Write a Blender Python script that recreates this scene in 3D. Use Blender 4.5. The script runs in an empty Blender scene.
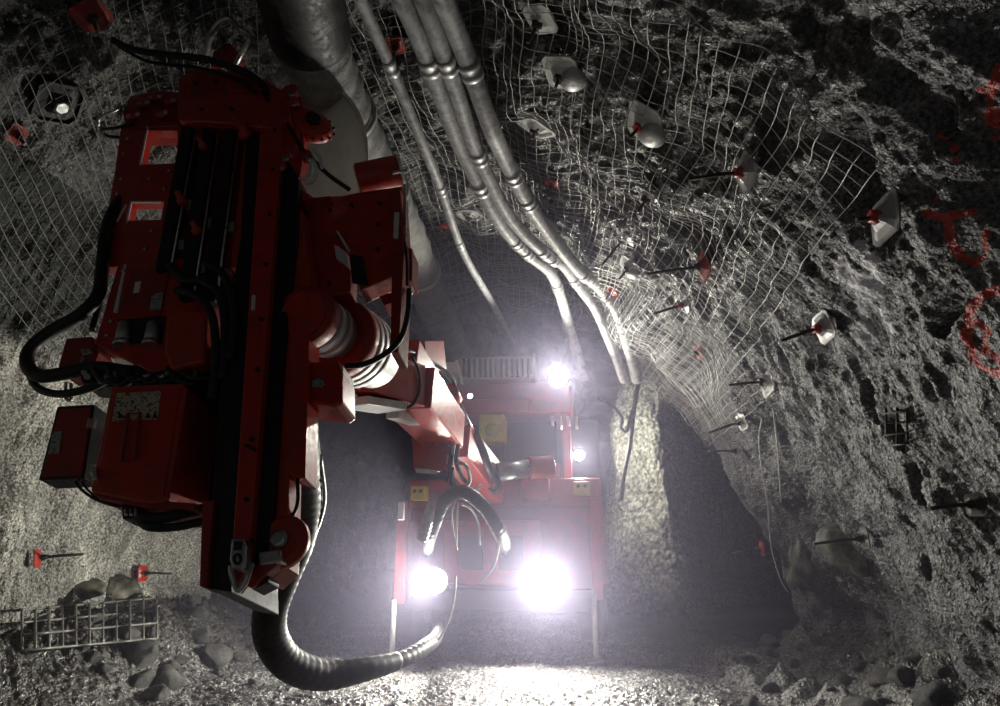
import bpy, bmesh, math, random
import numpy as np
from mathutils import Vector, Matrix
from mathutils.bvhtree import BVHTree

random.seed(7)
SC = bpy.context.scene
COL = SC.collection
PI = math.pi
KF = .885
V = Vector

# ------------------------------------------------------------------ camera
F = 667.0
PITCH = math.radians(15.66)
YAW = math.radians(7.4)
CAM = V((0, 0, 1.3))
fw = V((-math.sin(YAW) * math.cos(PITCH), math.cos(YAW) * math.cos(PITCH), math.sin(PITCH)))
rt = V((math.cos(YAW), math.sin(YAW), 0))
up = rt.cross(fw)
cam_data = bpy.data.cameras.new('camera')
cam_data.sensor_fit = 'HORIZONTAL'
cam_data.sensor_width = 36
cam_data.lens = F * 36 / 1000
cam_data.clip_start = .05
cam_data.clip_end = 200
cam = bpy.data.objects.new('camera', cam_data)
COL.objects.link(cam)
cam.matrix_world = Matrix(((rt.x, up.x, -fw.x, CAM.x), (rt.y, up.y, -fw.y, CAM.y), (rt.z, up.z, -fw.z, CAM.z), (0, 0, 0, 1)))
SC.camera = cam


def ray(px, py):
    return fw + rt * ((px - 500) / F) - up * ((py - 353) / F)


def at(px, py, d):
    """point seen at photo position (px, py), d metres ahead"""
    return CAM + ray(px, py) * d


def atz(px, py, z):
    r = ray(px, py)
    return CAM + r * ((z - CAM.z) / r.z)


# ------------------------------------------------------------------ noise
_rs = np.random.RandomState(11)
_perm = np.tile(_rs.permutation(256), 3)
_grad = _rs.normal(size=(256, 3))
_grad /= np.linalg.norm(_grad, axis=1)[:, None]


def gnoise(p):
    p = np.asarray(p, dtype=np.float64)
    i = np.floor(p).astype(np.int64)
    f = p - i
    i &= 255
    w = f * f * f * (f * (f * 6 - 15) + 10)
    out = 0
    for dx in (0, 1):
        for dy in (0, 1):
            for dz in (0, 1):
                h = _perm[_perm[_perm[i[:, 0] + dx] + i[:, 1] + dy] + i[:, 2] + dz]
                g = _grad[h]
                d = g[:, 0] * (f[:, 0] - dx) + g[:, 1] * (f[:, 1] - dy) + g[:, 2] * (f[:, 2] - dz)
                wx = w[:, 0] if dx else 1 - w[:, 0]
                wy = w[:, 1] if dy else 1 - w[:, 1]
                wz = w[:, 2] if dz else 1 - w[:, 2]
                out = out + d * wx * wy * wz
    return out * 1.6


def fbm(p, octs, amp=1.0, gain=.5, billow=False):
    t = 0
    for k in range(octs):
        n = gnoise(p * 2.03 ** k + 17.3 * k)
        if billow:
            n = np.abs(n) * 2 - .5
        t = t + amp * n
        amp *= gain
    return t


# ------------------------------------------------------------------ materials
def nd(nt, t, **kw):
    n = nt.nodes.new(t)
    for k, v in kw.items():
        setattr(n, k, v)
    return n


def base_mat(name):
    m = bpy.data.materials.new(name)
    m.use_nodes = True
    nt = m.node_tree
    b = nt.nodes['Principled BSDF']
    return m, nt, b


def ramp(nt, fac, stops):
    r = nd(nt, 'ShaderNodeValToRGB')
    el = r.color_ramp.elements
    while len(el) < len(stops):
        el.new(.5)
    for e, (p, c) in zip(el, stops):
        e.position = p
        e.color = (*c, 1)
    nt.links.new(fac, r.inputs[0])
    return r.outputs[0]


def noise(nt, vec, scale, detail=4, rough=.6):
    n = nd(nt, 'ShaderNodeTexNoise')
    n.inputs['Scale'].default_value = scale
    n.inputs['Detail'].default_value = detail
    n.inputs['Roughness'].default_value = rough
    nt.links.new(vec, n.inputs['Vector'])
    return n.outputs['Fac']


def mixc(nt, fac, a, b):
    m = nd(nt, 'ShaderNodeMix', data_type='RGBA')
    for sock, v in ((m.inputs[0], fac), (m.inputs[6], a), (m.inputs[7], b)):
        if isinstance(v, bpy.types.NodeSocket):
            nt.links.new(v, sock)
        elif isinstance(v, (int, float)):
            sock.default_value = v
        else:
            sock.default_value = (*v, 1)
    return m.outputs[2]


def painted(name, col, dirt=(.05, .045, .04), rough=.38, metal=0.0, amount=.5, scale=9, coat=0.0, bump=.08):
    """coloured surface with patchy grime and small dents"""
    m, nt, b = base_mat(name)
    tc = nd(nt, 'ShaderNodeTexCoord').outputs['Object']
    n1 = noise(nt, tc, scale, 6, .65)
    f = ramp(nt, n1, [(.42, (0, 0, 0)), (.72, (amount,) * 3)])
    nt.links.new(mixc(nt, f, col, dirt), b.inputs['Base Color'])
    n2 = noise(nt, tc, scale * 3, 3)
    r = ramp(nt, n2, [(.3, (rough * .8,) * 3), (.75, (min(1, rough * 1.5),) * 3)])
    nt.links.new(r, b.inputs['Roughness'])
    b.inputs['Metallic'].default_value = metal
    b.inputs['Coat Weight'].default_value = coat
    bp = nd(nt, 'ShaderNodeBump')
    bp.inputs['Strength'].default_value = bump
    bp.inputs['Distance'].default_value = .01
    nt.links.new(noise(nt, tc, scale * 6, 4), bp.inputs['Height'])
    nt.links.new(bp.outputs[0], b.inputs['Normal'])
    return m


def rock_mat(name, dark, light, grain=70, bump=.6, dist=.012, rough=.7, spec=.5, paint=False, top_shade=None):
    m, nt, b = base_mat(name)
    tc = nd(nt, 'ShaderNodeTexCoord').outputs['Object']
    big = noise(nt, tc, 1.6, 5, .6)
    c1 = ramp(nt, big, [(.35, dark), (.68, light)])
    sp = noise(nt, tc, grain, 3, .6)
    spf = ramp(nt, sp, [(.36, (.22,) * 3), (.5, (.85,) * 3), (.64, (1.7,) * 3)])
    mul = nd(nt, 'ShaderNodeMix', data_type='RGBA', blend_type='MULTIPLY')
    mul.inputs[0].default_value = 1
    nt.links.new(c1, mul.inputs[6])
    nt.links.new(spf, mul.inputs[7])
    col = mul.outputs[2]
    if top_shade:
        # dark rock above a ragged line, shade painted into its colour
        sx = nd(nt, 'ShaderNodeSeparateXYZ')
        nt.links.new(tc, sx.inputs[0])
        zz_ = nd(nt, 'ShaderNodeMath', operation='MULTIPLY_ADD')
        nt.links.new(noise(nt, tc, 1.1, 5, .6), zz_.inputs[0])
        zz_.inputs[1].default_value = 1.8
        nt.links.new(sx.outputs[2], zz_.inputs[2])
        mr = nd(nt, 'ShaderNodeMapRange')
        nt.links.new(zz_.outputs[0], mr.inputs[0])
        mr.inputs[1].default_value = top_shade[0] + .75
        mr.inputs[2].default_value = top_shade[0] + 1.05
        dk_ = nd(nt, 'ShaderNodeMix', data_type='RGBA', blend_type='MULTIPLY')
        dk_.inputs[0].default_value = 1
        nt.links.new(spf, dk_.inputs[6])
        dk_.inputs[7].default_value = (*top_shade[1], 1)
        col = mixc(nt, mr.outputs[0], col, dk_.outputs[2])
    if name == 'gravel_ground':
        mk_ = nd(nt, 'ShaderNodeAttribute', attribute_name='muck_shade')
        dm = nd(nt, 'ShaderNodeMix', data_type='RGBA', blend_type='MULTIPLY')
        dm.inputs[0].default_value = 1
        nt.links.new(col, dm.inputs[6])
        dm.inputs[7].default_value = (.30, .29, .27, 1)
        col = mixc(nt, mk_.outputs['Fac'], col, dm.outputs[2])
    if paint:
        for att, pc in (('paint_red', (.62, .05, .03)), ('paint_white', (.85, .84, .9))):
            a = nd(nt, 'ShaderNodeAttribute', attribute_name=att)
            br = noise(nt, tc, 22, 5, .75)
            mm = nd(nt, 'ShaderNodeMath', operation='MULTIPLY_ADD')
            nt.links.new(br, mm.inputs[0])
            mm.inputs[1].default_value = 1.4
            mm.inputs[2].default_value = -.7
            ad = nd(nt, 'ShaderNodeMath', operation='ADD')
            nt.links.new(a.outputs['Fac'], ad.inputs[0])
            nt.links.new(mm.outputs[0], ad.inputs[1])
            f = ramp(nt, ad.outputs[0], [(.42, (0, 0, 0)), (.62, (.9,) * 3)])
            col = mixc(nt, f, col, pc)
    nt.links.new(col, b.inputs['Base Color'])
    b.inputs['Roughness'].default_value = rough
    b.inputs['Specular IOR Level'].default_value = spec
    h = noise(nt, tc, grain * .8, 3, .6)
    bp = nd(nt, 'ShaderNodeBump')
    bp.inputs['Strength'].default_value = bump
    bp.inputs['Distance'].default_value = dist
    nt.links.new(h, bp.inputs['Height'])
    nt.links.new(bp.outputs[0], b.inputs['Normal'])
    return m


def emit_mat(name, col, s):
    m, nt, b = base_mat(name)
    b.inputs['Base Color'].default_value = (*col, 1)
    b.inputs['Emission Color'].default_value = (*col, 1)
    b.inputs['Emission Strength'].default_value = s
    return m


def sign_mat(name, base, ink, scale):
    """printed sticker: rows of small dark print on a pale ground"""
    m, nt, b = base_mat(name)
    tc = nd(nt, 'ShaderNodeTexCoord').outputs['Object']
    n = noise(nt, tc, scale, 2, .5)
    nt.links.new(ramp(nt, n, [(.52, base), (.6, ink)]), b.inputs['Base Color'])
    b.inputs['Roughness'].default_value = .5
    return m


M = dict(
    red=painted('red_paint', (.52, .034, .018), rough=.33, amount=.5, coat=.25),
    red_dull=painted('worn_red_paint', (.36, .026, .016), rough=.5, amount=.6),
    red_bright=painted('orange_red_paint', (.50, .05, .025), rough=.35, amount=.35),
    black=painted('black_rubber', (.012, .012, .013), (.06, .055, .05), rough=.5, amount=.4),
    blackmetal=painted('black_steel', (.018, .018, .02), (.05, .045, .04), rough=.4, metal=.3, amount=.4),
    steel=painted('bare_steel', (.62, .61, .6), (.2, .19, .18), rough=.3, metal=.9, amount=.5),
    galv=painted('galvanised_steel', (.5, .5, .5), (.22, .21, .2), rough=.42, metal=.55, amount=.5),
    pipe=painted('pale_grey_pipe', (.44, .44, .45), (.08, .075, .07), rough=.45, amount=.85, scale=14, bump=.3),
    duct=painted('grey_duct_fabric', (.27, .27, .26), (.07, .068, .06), rough=.5, amount=.8, scale=7, bump=1.0),
    white=painted('white_paint_and_lit', (.8, .8, .78), (.3, .29, .27), rough=.4, amount=.4),
    yellow=painted('yellow_paint', (.75, .62, .04), (.2, .16, .03), rough=.4, amount=.3),
    green=painted('yellow_green_paint', (.5, .55, .05), (.2, .2, .03), rough=.4, amount=.3),
    blue=painted('blue_paint', (.04, .08, .35), (.05, .05, .07), rough=.4, amount=.3),
    glass=painted('dark_cab_glass', (.02, .022, .03), (.05, .05, .05), rough=.12, amount=.3),
    mesh=painted('steel_mesh_wire', (.48, .48, .46), (.16, .155, .14), rough=.4, metal=.3, amount=.5),
    meshdim=painted('dull_mesh_wire', (.24, .24, .22), (.08, .08, .07), rough=.45, metal=.3, amount=.5),
    bar=painted('dark_bolt_bar', (.05, .047, .045), (.12, .10, .08), rough=.5, metal=.4, amount=.5),
    wire=painted('white_wire', (.75, .75, .73), (.4, .4, .38), rough=.5, amount=.3),
    rubrock=rock_mat('broken_rock', (.05, .05, .047), (.19, .185, .175), 30, .8, .025, .5),
    wallR=rock_mat('shotcrete_right', (.075, .075, .08), (.175, .175, .182), 48, 1.0, .035, .42, .7, True),
    wallL=rock_mat('shotcrete_left', (.18, .18, .165), (.66, .65, .58), 48, 1.0, .035, .5, .55, False, (2.9, (.03, .035, .033))),
    ceil=rock_mat('ceiling_rock', (.025, .025, .025), (.15, .15, .145), 40, .9, .03, .34, .7),
    floor=rock_mat('gravel_ground', (.12, .118, .115), (.34, .33, .32), 34, 1.0, .045, .27, .9),
    pillar=rock_mat('pillar_rock', (.26, .255, .225), (.46, .45, .40), 16, .9, .05, .6),
    sticker=sign_mat('printed_sticker', (.55, .50, .33), (.10, .09, .06), 70),
    greysticker=sign_mat('grey_label', (.36, .38, .34), (.12, .12, .12), 60),
)


# ------------------------------------------------------------------ mesh builder
class MB:
    def __init__(s):
        s.v, s.f, s.sm = [], [], []

    def add(s, vs, fs, smooth=False):
        o = len(s.v)
        s.v += [V(x) for x in vs]
        for f in fs:
            s.f.append([o + i for i in f])
            s.sm.append(smooth)
        return s

    def prism(s, poly, dirv):
        """solid from a front outline (list of points) pushed back by dirv"""
        n = len(poly)
        a = [V(p) for p in poly]
        b = [p + dirv for p in a]
        s.add(a + b, [list(range(n))[::1], list(range(2 * n - 1, n - 1, -1))] +
              [[i, n + i, n + (i + 1) % n, (i + 1) % n] for i in range(n)])
        return s

    def lathe_k(s, p, d, prof, n=28):
        return s.lathe(p, d, [(h * KF, r * KF) for h, r in prof], n)

    def box(s, c, ax, ay, az):
        c = V(c)
        a = [c - ax - ay - az, c + ax - ay - az, c + ax + ay - az, c - ax + ay - az]
        return s.prism(a, az * 2)

    def beam(s, p, q, w, h, upv=V((0, 0, 1)), w2=None, h2=None):
        p, q = V(p), V(q)
        d = (q - p).normalized()
        x = d.cross(upv).normalized()
        y = x.cross(d)
        w2 = w if w2 is None else w2
        h2 = h if h2 is None else h2
        a = [p + x * sx * w / 2 + y * sy * h / 2 for sx, sy in ((-1, -1), (1, -1), (1, 1), (-1, 1))]
        b = [q + x * sx * w2 / 2 + y * sy * h2 / 2 for sx, sy in ((-1, -1), (1, -1), (1, 1), (-1, 1))]
        s.add(a + b, [[0, 1, 2, 3], [7, 6, 5, 4]] + [[i, 4 + i, 4 + (i + 1) % 4, (i + 1) % 4] for i in range(4)])
        return s

    def cyl(s, p, q, r, r2=None, n=24, caps=True):
        p, q = V(p), V(q)
        return s.lathe(p, q - p, [(0, r), ((q - p).length, r if r2 is None else r2)], n, caps)

    def lathe(s, p, d, prof, n=28, caps=True):
        """profile of (distance along d, radius)"""
        d = V(d).normalized()
        x = d.cross(V((0, 0, 1)) if abs(d.z) < .9 else V((1, 0, 0))).normalized()
        y = d.cross(x)
        vs = []
        for h, r in prof:
            for k in range(n):
                a = 2 * PI * k / n
                vs.append(V(p) + d * h + (x * math.cos(a) + y * math.sin(a)) * r)
        fs = []
        for j in range(len(prof) - 1):
            for k in range(n):
                fs.append([j * n + k, j * n + (k + 1) % n, (j + 1) * n + (k + 1) % n, (j + 1) * n + k])
        s.add(vs, fs, True)
        if caps:
            o = len(s.v) - len(vs)
            for j, flip in ((0, 1), (len(prof) - 1, 0)):
                ring = [o + j * n + k for k in range(n)]
                s.f.append(ring[::-1] if flip else ring)
                s.sm.append(False)
        return s

    def tube(s, pts, r, n=10, closed=False, rfun=None):
        pts = [V(p) for p in pts]
        N = len(pts)
        x = None
        rings = []
        for i in range(N):
            if closed:
                t = pts[(i + 1) % N] - pts[i - 1]
            else:
                t = pts[min(i + 1, N - 1)] - pts[max(i - 1, 0)]
            t = t.normalized() if t.length > 1e-9 else V((0, 0, 1))
            if x is None:
                x = t.cross(V((0, 0, 1)) if abs(t.z) < .9 else V((1, 0, 0)))
            x = (x - t * x.dot(t)).normalized()
            y = t.cross(x)
            rr = rfun(i / max(1, N - 1)) * r if rfun else r
            rings.append([pts[i] + (x * math.cos(2 * PI * k / n) + y * math.sin(2 * PI * k / n)) * rr for k in range(n)])
        vs = [p for ring in rings for p in ring]
        fs = []
        for j in range(N if closed else N - 1):
            a, b = j * n, ((j + 1) % N) * n
            for k in range(n):
                fs.append([a + k, a + (k + 1) % n, b + (k + 1) % n, b + k])
        s.add(vs, fs, True)
        if not closed:
            o = len(s.v) - len(vs)
            s.f.append([o + k for k in range(n)][::-1]); s.sm.append(False)
            s.f.append([o + (N - 1) * n + k for k in range(n)]); s.sm.append(False)
        return s

    def ball(s, c, r, n=14, sx=1, sy=1, sz=1):
        c = V(c)
        vs, fs = [], []
        m = n // 2
        for j in range(m + 1):
            th = PI * j / m
            for k in range(n):
                a = 2 * PI * k / n
                vs.append(c + V((math.sin(th) * math.cos(a) * sx, math.sin(th) * math.sin(a) * sy, math.cos(th) * sz)) * r)
        for j in range(m):
            for k in range(n):
                fs.append([j * n + k, (j + 1) * n + k, (j + 1) * n + (k + 1) % n, j * n + (k + 1) % n])
        return s.add(vs, fs, True)

    def build(s, name, mat, parent=None, bevel=0.0, label=None, org=None):
        o0 = V(org) if org is not None else V((0, 0, 0))
        if parent is not None:
            o0 = V(parent['_org'])
        me = bpy.data.meshes.new(name)
        me.from_pydata([tuple(p - o0) for p in s.v], [], s.f)
        bm = bmesh.new()
        bm.from_mesh(me)
        bmesh.ops.remove_doubles(bm, verts=bm.verts, dist=1e-6)
        bmesh.ops.recalc_face_normals(bm, faces=bm.faces)
        if len(bm.faces) == len(s.sm):
            pass
        bm.to_mesh(me)
        bm.free()
        if len(me.polygons) == len(s.sm):
            me.polygons.foreach_set('use_smooth', s.sm)
        me.materials.append(mat)
        o = bpy.data.objects.new(name, me)
        COL.objects.link(o)
        if parent is not None:
            o.parent = parent
        elif org is not None:
            o.location = o0
        o['_org'] = tuple(o0)
        if bevel:
            b = o.modifiers.new('edge', 'BEVEL')
            b.width = bevel
            b.segments = 2
            b.limit_method = 'ANGLE'
            b.angle_limit = math.radians(50)
        if label:
            o['label'] = label
        return o


def thing(name, label, cat, loc, group=None):
    o = bpy.data.objects.new(name, None)
    COL.objects.link(o)
    o.empty_display_size = .1
    o.location = loc
    o['_org'] = tuple(loc)
    return tag(o, label, cat, group)


def tag(o, label, cat, group=None):
    o['label'] = label
    o['category'] = cat
    if group:
        o['group'] = group
    return o


def curve_pts(ctrl, n=8):
    """smooth path through control points"""
    P = [V(p) for p in ctrl]
    P = [P[0] * 2 - P[1]] + P + [P[-1] * 2 - P[-2]]
    out = []
    for i in range(1, len(P) - 2):
        for k in range(n):
            t = k / n
            a, b, c, d = P[i - 1], P[i], P[i + 1], P[i + 2]
            out.append(.5 * ((2 * b) + (c - a) * t + (2 * a - 5 * b + 4 * c - d) * t * t + (3 * b - a - 3 * c + d) * t ** 3))
    out.append(P[-2])
    return out


def px_curve(ctrl, n=8):
    return curve_pts([at(*c) for c in ctrl], n)


# ------------------------------------------------------------------ the tunnel
PROF = np.array([(2.85, -.35), (2.72, .4), (2.35, 1.3), (1.88, 2.3), (1.38, 3.2), (.62, 4.2), (-.4, 4.95), (-1.6, 5.25), (-2.8, 5.0),
                 (-3.8, 4.25), (-4.45, 3.1), (-4.75, 1.7), (-4.72, .6), (-4.6, -.35)])
_cp = curve_pts([(a, b, 0) for a, b in PROF], 24)
_pp = np.array([(p.x, p.y) for p in _cp])
_sl = np.concatenate([[0], np.cumsum(np.linalg.norm(np.diff(_pp, axis=0), axis=1))])
SMAX = _sl[-1]
_tan = np.gradient(_pp, axis=0)
_tan /= np.linalg.norm(_tan, axis=1)[:, None]
_nor = np.stack([-_tan[:, 1], _tan[:, 0]], 1)      # points into the tunnel
if _nor[0, 0] > 0:
    _nor = -_nor


def s_of_z_right(z):
    k = np.argmax(_pp[:, 1] > z)
    return _sl[k]


def s_of_z_left(z):
    h = len(_pp) // 2
    k = h + np.argmax(_pp[h:, 1] < z)
    return _sl[k]


S_R = s_of_z_right(3.25)      # right wall / ceiling
S_L = s_of_z_left(4.0)        # ceiling / left wall


def sstep(a, b, x):
    t = np.clip((x - a) / (b - a), 0, 1)
    return t * t * (3 - 2 * t)


def tunnel(s, y, off=0.0, detail=2):
    """points of the tunnel lining; s runs round the section, y along it"""
    s = np.asarray(s, float)
    y = np.asarray(y, float)
    x = np.interp(s, _sl, _pp[:, 0])
    z = np.interp(s, _sl, _pp[:, 1])
    nx = np.interp(s, _sl, _nor[:, 0])
    nz = np.interp(s, _sl, _nor[:, 1])
    p = np.stack([x, y, z], 1)
    left = sstep(S_L - .8, S_L + .4, s)
    right = 1 - sstep(S_R - .4, S_R + .8, s)
    top = 1 - np.maximum(left, right)
    d = .20 * gnoise(p * [.55, .55, .55] + 3.1) + .12 * gnoise(p * [1.3, 1.1, 1.3] + 9.7)
    # long hollows running up the right wall, knobbly roof
    d = d + right * .07 * gnoise(p * [1.5, 2.6, 1.0] + 40)
    d = d + top * .16 * gnoise(p * [2.1, 2.1, 2.1] + 70)
    # brow: the lining swells just before the side opening
    d = d + .22 * np.exp(-((y - 8.3) / .9) ** 2) * (1 - sstep(S_R, S_R + 2.4, s))
    if detail > 0:
        d = d + top * .11 * np.abs(gnoise(p * 4.6 + 5)) + .05 * gnoise(p * 3.7 + 1.7)
    if detail > 1:
        wall = np.maximum(left, right)
        d = d + left * .16 * gnoise(p * [1.6, 2.2, 1.6] + 33) + wall * (.030 * gnoise(p * [5, 11, 3.6] + 2) + .024 * gnoise(p * [11, 20, 7]) + .018 * np.abs(gnoise(p * [27, 27, 20] + 4)) + .012 * gnoise(p * 46 + 9))
        d = d + top * (.05 * fbm(p * 8 + 3, 3) + .025 * np.abs(gnoise(p * 17)) + .010 * gnoise(p * 37))
    d = d + off
    w = (1 - sstep(S_R + .2, S_R + 2.0, s)) * sstep(9.0, 10.3, y)
    out = np.stack([x + nx * d + w * 4.5, y, z + nz * d + w * .3 * (z > 2)], 1)
    return out


def grid_mesh(name, P, nu, nv, mat, flip=False):
    me = bpy.data.meshes.new(name)
    i = np.arange(nu * nv).reshape(nu, nv)
    q = np.stack([i[:-1, :-1], i[1:, :-1], i[1:, 1:], i[:-1, 1:]], -1).reshape(-1, 4)
    if flip:
        q = q[:, ::-1]
    me.vertices.add(len(P))
    me.vertices.foreach_set('co', P.astype(np.float32).ravel())
    me.loops.add(q.size)
    me.loops.foreach_set('vertex_index', q.astype(np.int32).ravel())
    me.polygons.add(len(q))
    me.polygons.foreach_set('loop_start', np.arange(0, q.size, 4, dtype=np.int32))
    me.polygons.foreach_set('use_smooth', np.ones(len(q), bool))
    me.update(calc_edges=True)
    me.materials.append(mat)
    o = bpy.data.objects.new(name, me)
    COL.objects.link(o)
    o['kind'] = 'structure'
    return o


def rows(y0, y1, step0, step1):
    ys = [y0]
    while ys[-1] < y1:
        t = (ys[-1] - y0) / (y1 - y0)
        ys.append(ys[-1] + step0 + (step1 - step0) * t)
    return np.array(ys)


def lining(name, s0, s1, ds, ys, mat):
    ss = np.linspace(s0, s1, int((s1 - s0) / ds) + 2)
    Y, S = np.meshgrid(ys, ss, indexing='ij')
    P = tunnel(S.ravel(), Y.ravel())
    return grid_mesh(name, P, len(ys), len(ss), mat), P


yfine = np.concatenate([rows(-2.5, 2.2, .16, .05), rows(2.25, 9.6, .013, .02), rows(9.65, 24, .05, .3)])
wr, PR = lining('wall_right', 0, S_R, .0135, yfine, M['wallR'])
ce, PC = lining('ceiling', S_R, S_L, .018, yfine, M['ceil'])
wl, PL = lining('wall_left', S_L, SMAX, .018, yfine, M['wallL'])

# floor with gravel and the muck heaped along both walls
xs = np.concatenate([np.arange(-6, -5, .1), np.arange(-5, 3.4, .016), np.arange(3.4, 9, .15)])
ysf = np.concatenate([rows(-2.5, 4.0, .2, .05), rows(4.05, 10.5, .012, .022), rows(10.6, 24, .06, .3)])


def floor_z(x, y, detail=True):
    x = np.asarray(x, float)
    y = np.asarray(y, float)
    p = np.stack([x, y, np.zeros_like(x)], 1)
    z = .05 * gnoise(p * .8 + 2) + .03 * gnoise(p * [2.5, 2.5, 1] + 8)
    bl = 1 - sstep(-4.75, -3.55 + .15 * gnoise(p * 1.4), x)
    br = sstep(2.0, 2.9, x + .2 * gnoise(p * 1.4 + 5)) * (1 - sstep(8.6, 9.8, y))
    z = z + .62 * bl + .42 * br + (bl + br * .8) * (.16 * gnoise(p * 2.7 + 1) + .08 * gnoise(p * 6))
    # rut edge with a small ridge on the right
    z = z + .13 * np.exp(-((x - 1.45 - .4 * (7.2 - y)) / .2) ** 2) * np.clip(1 + 1.2 * gnoise(p * 5 + 3), 0, 2) * (1 - sstep(7.6, 8.6, y)) * sstep(5.2, 6.2, y)
    if detail:
        g = .035 * np.abs(gnoise(p * [8, 8, 1] + 4)) + .028 * np.abs(gnoise(p * 17)) + .016 * np.abs(gnoise(p * 36))
        z = z + g * (1 + 1.2 * np.clip(bl + br, 0, 1))
    return z


Y, X = np.meshgrid(ysf, xs, indexing='ij')
PF = np.stack([X.ravel(), Y.ravel(), floor_z(X.ravel(), Y.ravel())], 1)
fl = grid_mesh('floor', PF, len(ysf), len(xs), M['floor'], True)
# broken muck along both walls, darkened with shade painted into its colour
_w = .35 * gnoise(PF * [1.3, 1.3, 0])
muck_shade = np.clip(1 - sstep(-4.2, -3.5, PF[:, 0] + _w) + sstep(1.9, 2.5, PF[:, 0] + _w), 0, 1)
at_ = fl.data.attributes.new('muck_shade', 'FLOAT', 'POINT')
at_.data.foreach_set('value', muck_shade.astype(np.float32))


def fz(x, y):
    return float(floor_z([x], [y], False)[0])


# far corner of the side opening and the drift beyond it
path = curve_pts([(.5, 24, 0), (.5, 18, 0), (.42, 15, 0), (.52, 13.8, 0), (.95, 13.2, 0), (1.42, 12.95, 0), (1.7, 13.25, 0), (2.4, 14.6, 0), (4.2, 17.6, 0), (7.5, 22, 0)], 60)
pa = np.array([(p.x, p.y) for p in path])
tg = np.gradient(pa, axis=0)
tg /= np.linalg.norm(tg, axis=1)[:, None]
nn = np.stack([-tg[:, 1], tg[:, 0]], 1)
if nn[len(nn) // 2][1] > 0:
    nn = -nn
zz = np.linspace(-.3, 5.6, 150)
I, Z = np.meshgrid(np.arange(len(pa)), zz, indexing='ij')
I = I.ravel(); Z = Z.ravel()
base = np.stack([pa[I, 0], pa[I, 1], Z], 1)
d = .22 * gnoise(base * .8 + 4) + .10 * gnoise(base * [3, 3, 1.4]) + .05 * np.abs(gnoise(base * 5)) + .03 * gnoise(base * 12)
d = d + .35 * np.exp(-(Z / .5) ** 2) - .02 * Z ** 2 * .9
base[:, 0] += nn[I, 0] * d
base[:, 1] += nn[I, 1] * d
pil = grid_mesh('wall_pillar', base, len(pa), len(zz), M['pillar'])
# end of the drift
xe = np.linspace(-7, 10, 90)
ze = np.linspace(-.5, 7, 50)
X, Z = np.meshgrid(xe, ze, indexing='ij')
b = np.stack([X.ravel(), np.full(X.size, 23.0), Z.ravel()], 1)
b[:, 1] += .5 * gnoise(b * .6) + .2 * gnoise(b * 2)
grid_mesh('wall_back', b, len(xe), len(ze), M['ceil'])


def bvh_of(obs):
    vs, fs = [], []
    for o in obs:
        me = o.data
        k = len(vs)
        co = np.empty(len(me.vertices) * 3, np.float32)
        me.vertices.foreach_get('co', co)
        vs += co.reshape(-1, 3).tolist()
        li = np.empty(len(me.loops), np.int32)
        me.loops.foreach_get('vertex_index', li)
        fs += (li.reshape(-1, 4) + k).tolist()
    return BVHTree.FromPolygons(vs, fs)


BV = bvh_of([wr, ce, wl])
BV2 = bvh_of([wr, ce, wl, fl])


def hit(px, py):
    r = ray(px, py).normalized()
    loc, n, i, dist = BV.ray_cast(CAM, r)
    if loc is None:
        loc, n, i, dist = BV2.ray_cast(CAM, r)
    k = 0
    while (loc is None or loc.y > 10.0) and k < 30:
        k += 1
        loc, n, i, dist = BV.ray_cast(CAM, ray(px + 3 * k * (1 if px > 400 else -1), py).normalized())
        if loc is not None:
            loc = CAM + r * (loc - CAM).length
    return loc, r


def smooth_n(loc, rad=.28):
    """average lining direction around a point, facing the camera side"""
    n = V((0, 0, 0))
    for k, nrm, i, dd in BV.find_nearest_range(loc, rad)[::17]:
        n += nrm if nrm.dot(CAM + V((-1, loc.y, 1)) - loc) > 0 else -nrm
    c = V((-1.0, loc.y, 2.2)) - loc
    n = n.normalized() if n.length > 1e-6 else c.normalized()
    return n


# sprayed paint marks on the right wall
def stroke_mask(strokes, PP=None):
    PP = PR if PP is None else PP
    m = np.zeros(len(PP))
    for pts, wid in strokes:
        w3 = [hit(*p)[0] for p in pts]
        w3 = [p for p in w3 if p is not None]
        if len(w3) == 1:
            w3.append(w3[0] + V((0, .001, 0)))
        for a, c in zip(w3, w3[1:]):
            a, c = np.array(a), np.array(c)
            ab = c - a
            t = np.clip(((PP - a) @ ab) / max(1e-9, ab @ ab), 0, 1)
            dd = np.linalg.norm(PP - (a + t[:, None] * ab), axis=1)
            m = np.maximum(m, np.clip(1.25 - dd / wid, 0, 1))
    return m


# hollows knocked out of the sprayed concrete
HOLLOWS = [([(832, 130), (845, 165), (858, 200), (868, 228)], .15), ([(898, 88), (912, 118), (926, 135)], .13), ([(925, 100), (936, 120)], .05),
             ([(955, 118), (972, 150), (990, 185)], .17), ([(888, 425), (900, 440)], .07), ([(865, 385), (872, 420)], .04), ([(913, 470), (922, 500)], .05), ([(955, 300), (935, 330)], .05),
             ([(905, 520), (930, 575)], .03), ([(793, 232), (806, 270)], .05), ([(845, 590), (835, 560)], .05)]
gouges = [(o_, P_, stroke_mask(HOLLOWS, P_)) for o_, P_ in ((wr, PR), (ce, PC))]
for o_, P_, g_ in gouges:
    g_ = np.clip(g_, 0, 1) * (1 + .5 * gnoise(P_ * 6)) * .15
    P_[:, 0] += g_ * .85
    P_[:, 2] += g_ * .5 * sstep(2.0, 3.4, P_[:, 2])
    o_.data.vertices.foreach_set('co', P_.astype(np.float32).ravel())
    o_.data.update()
BV = bvh_of([wr, ce, wl])
BV2 = bvh_of([wr, ce, wl, fl])

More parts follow.
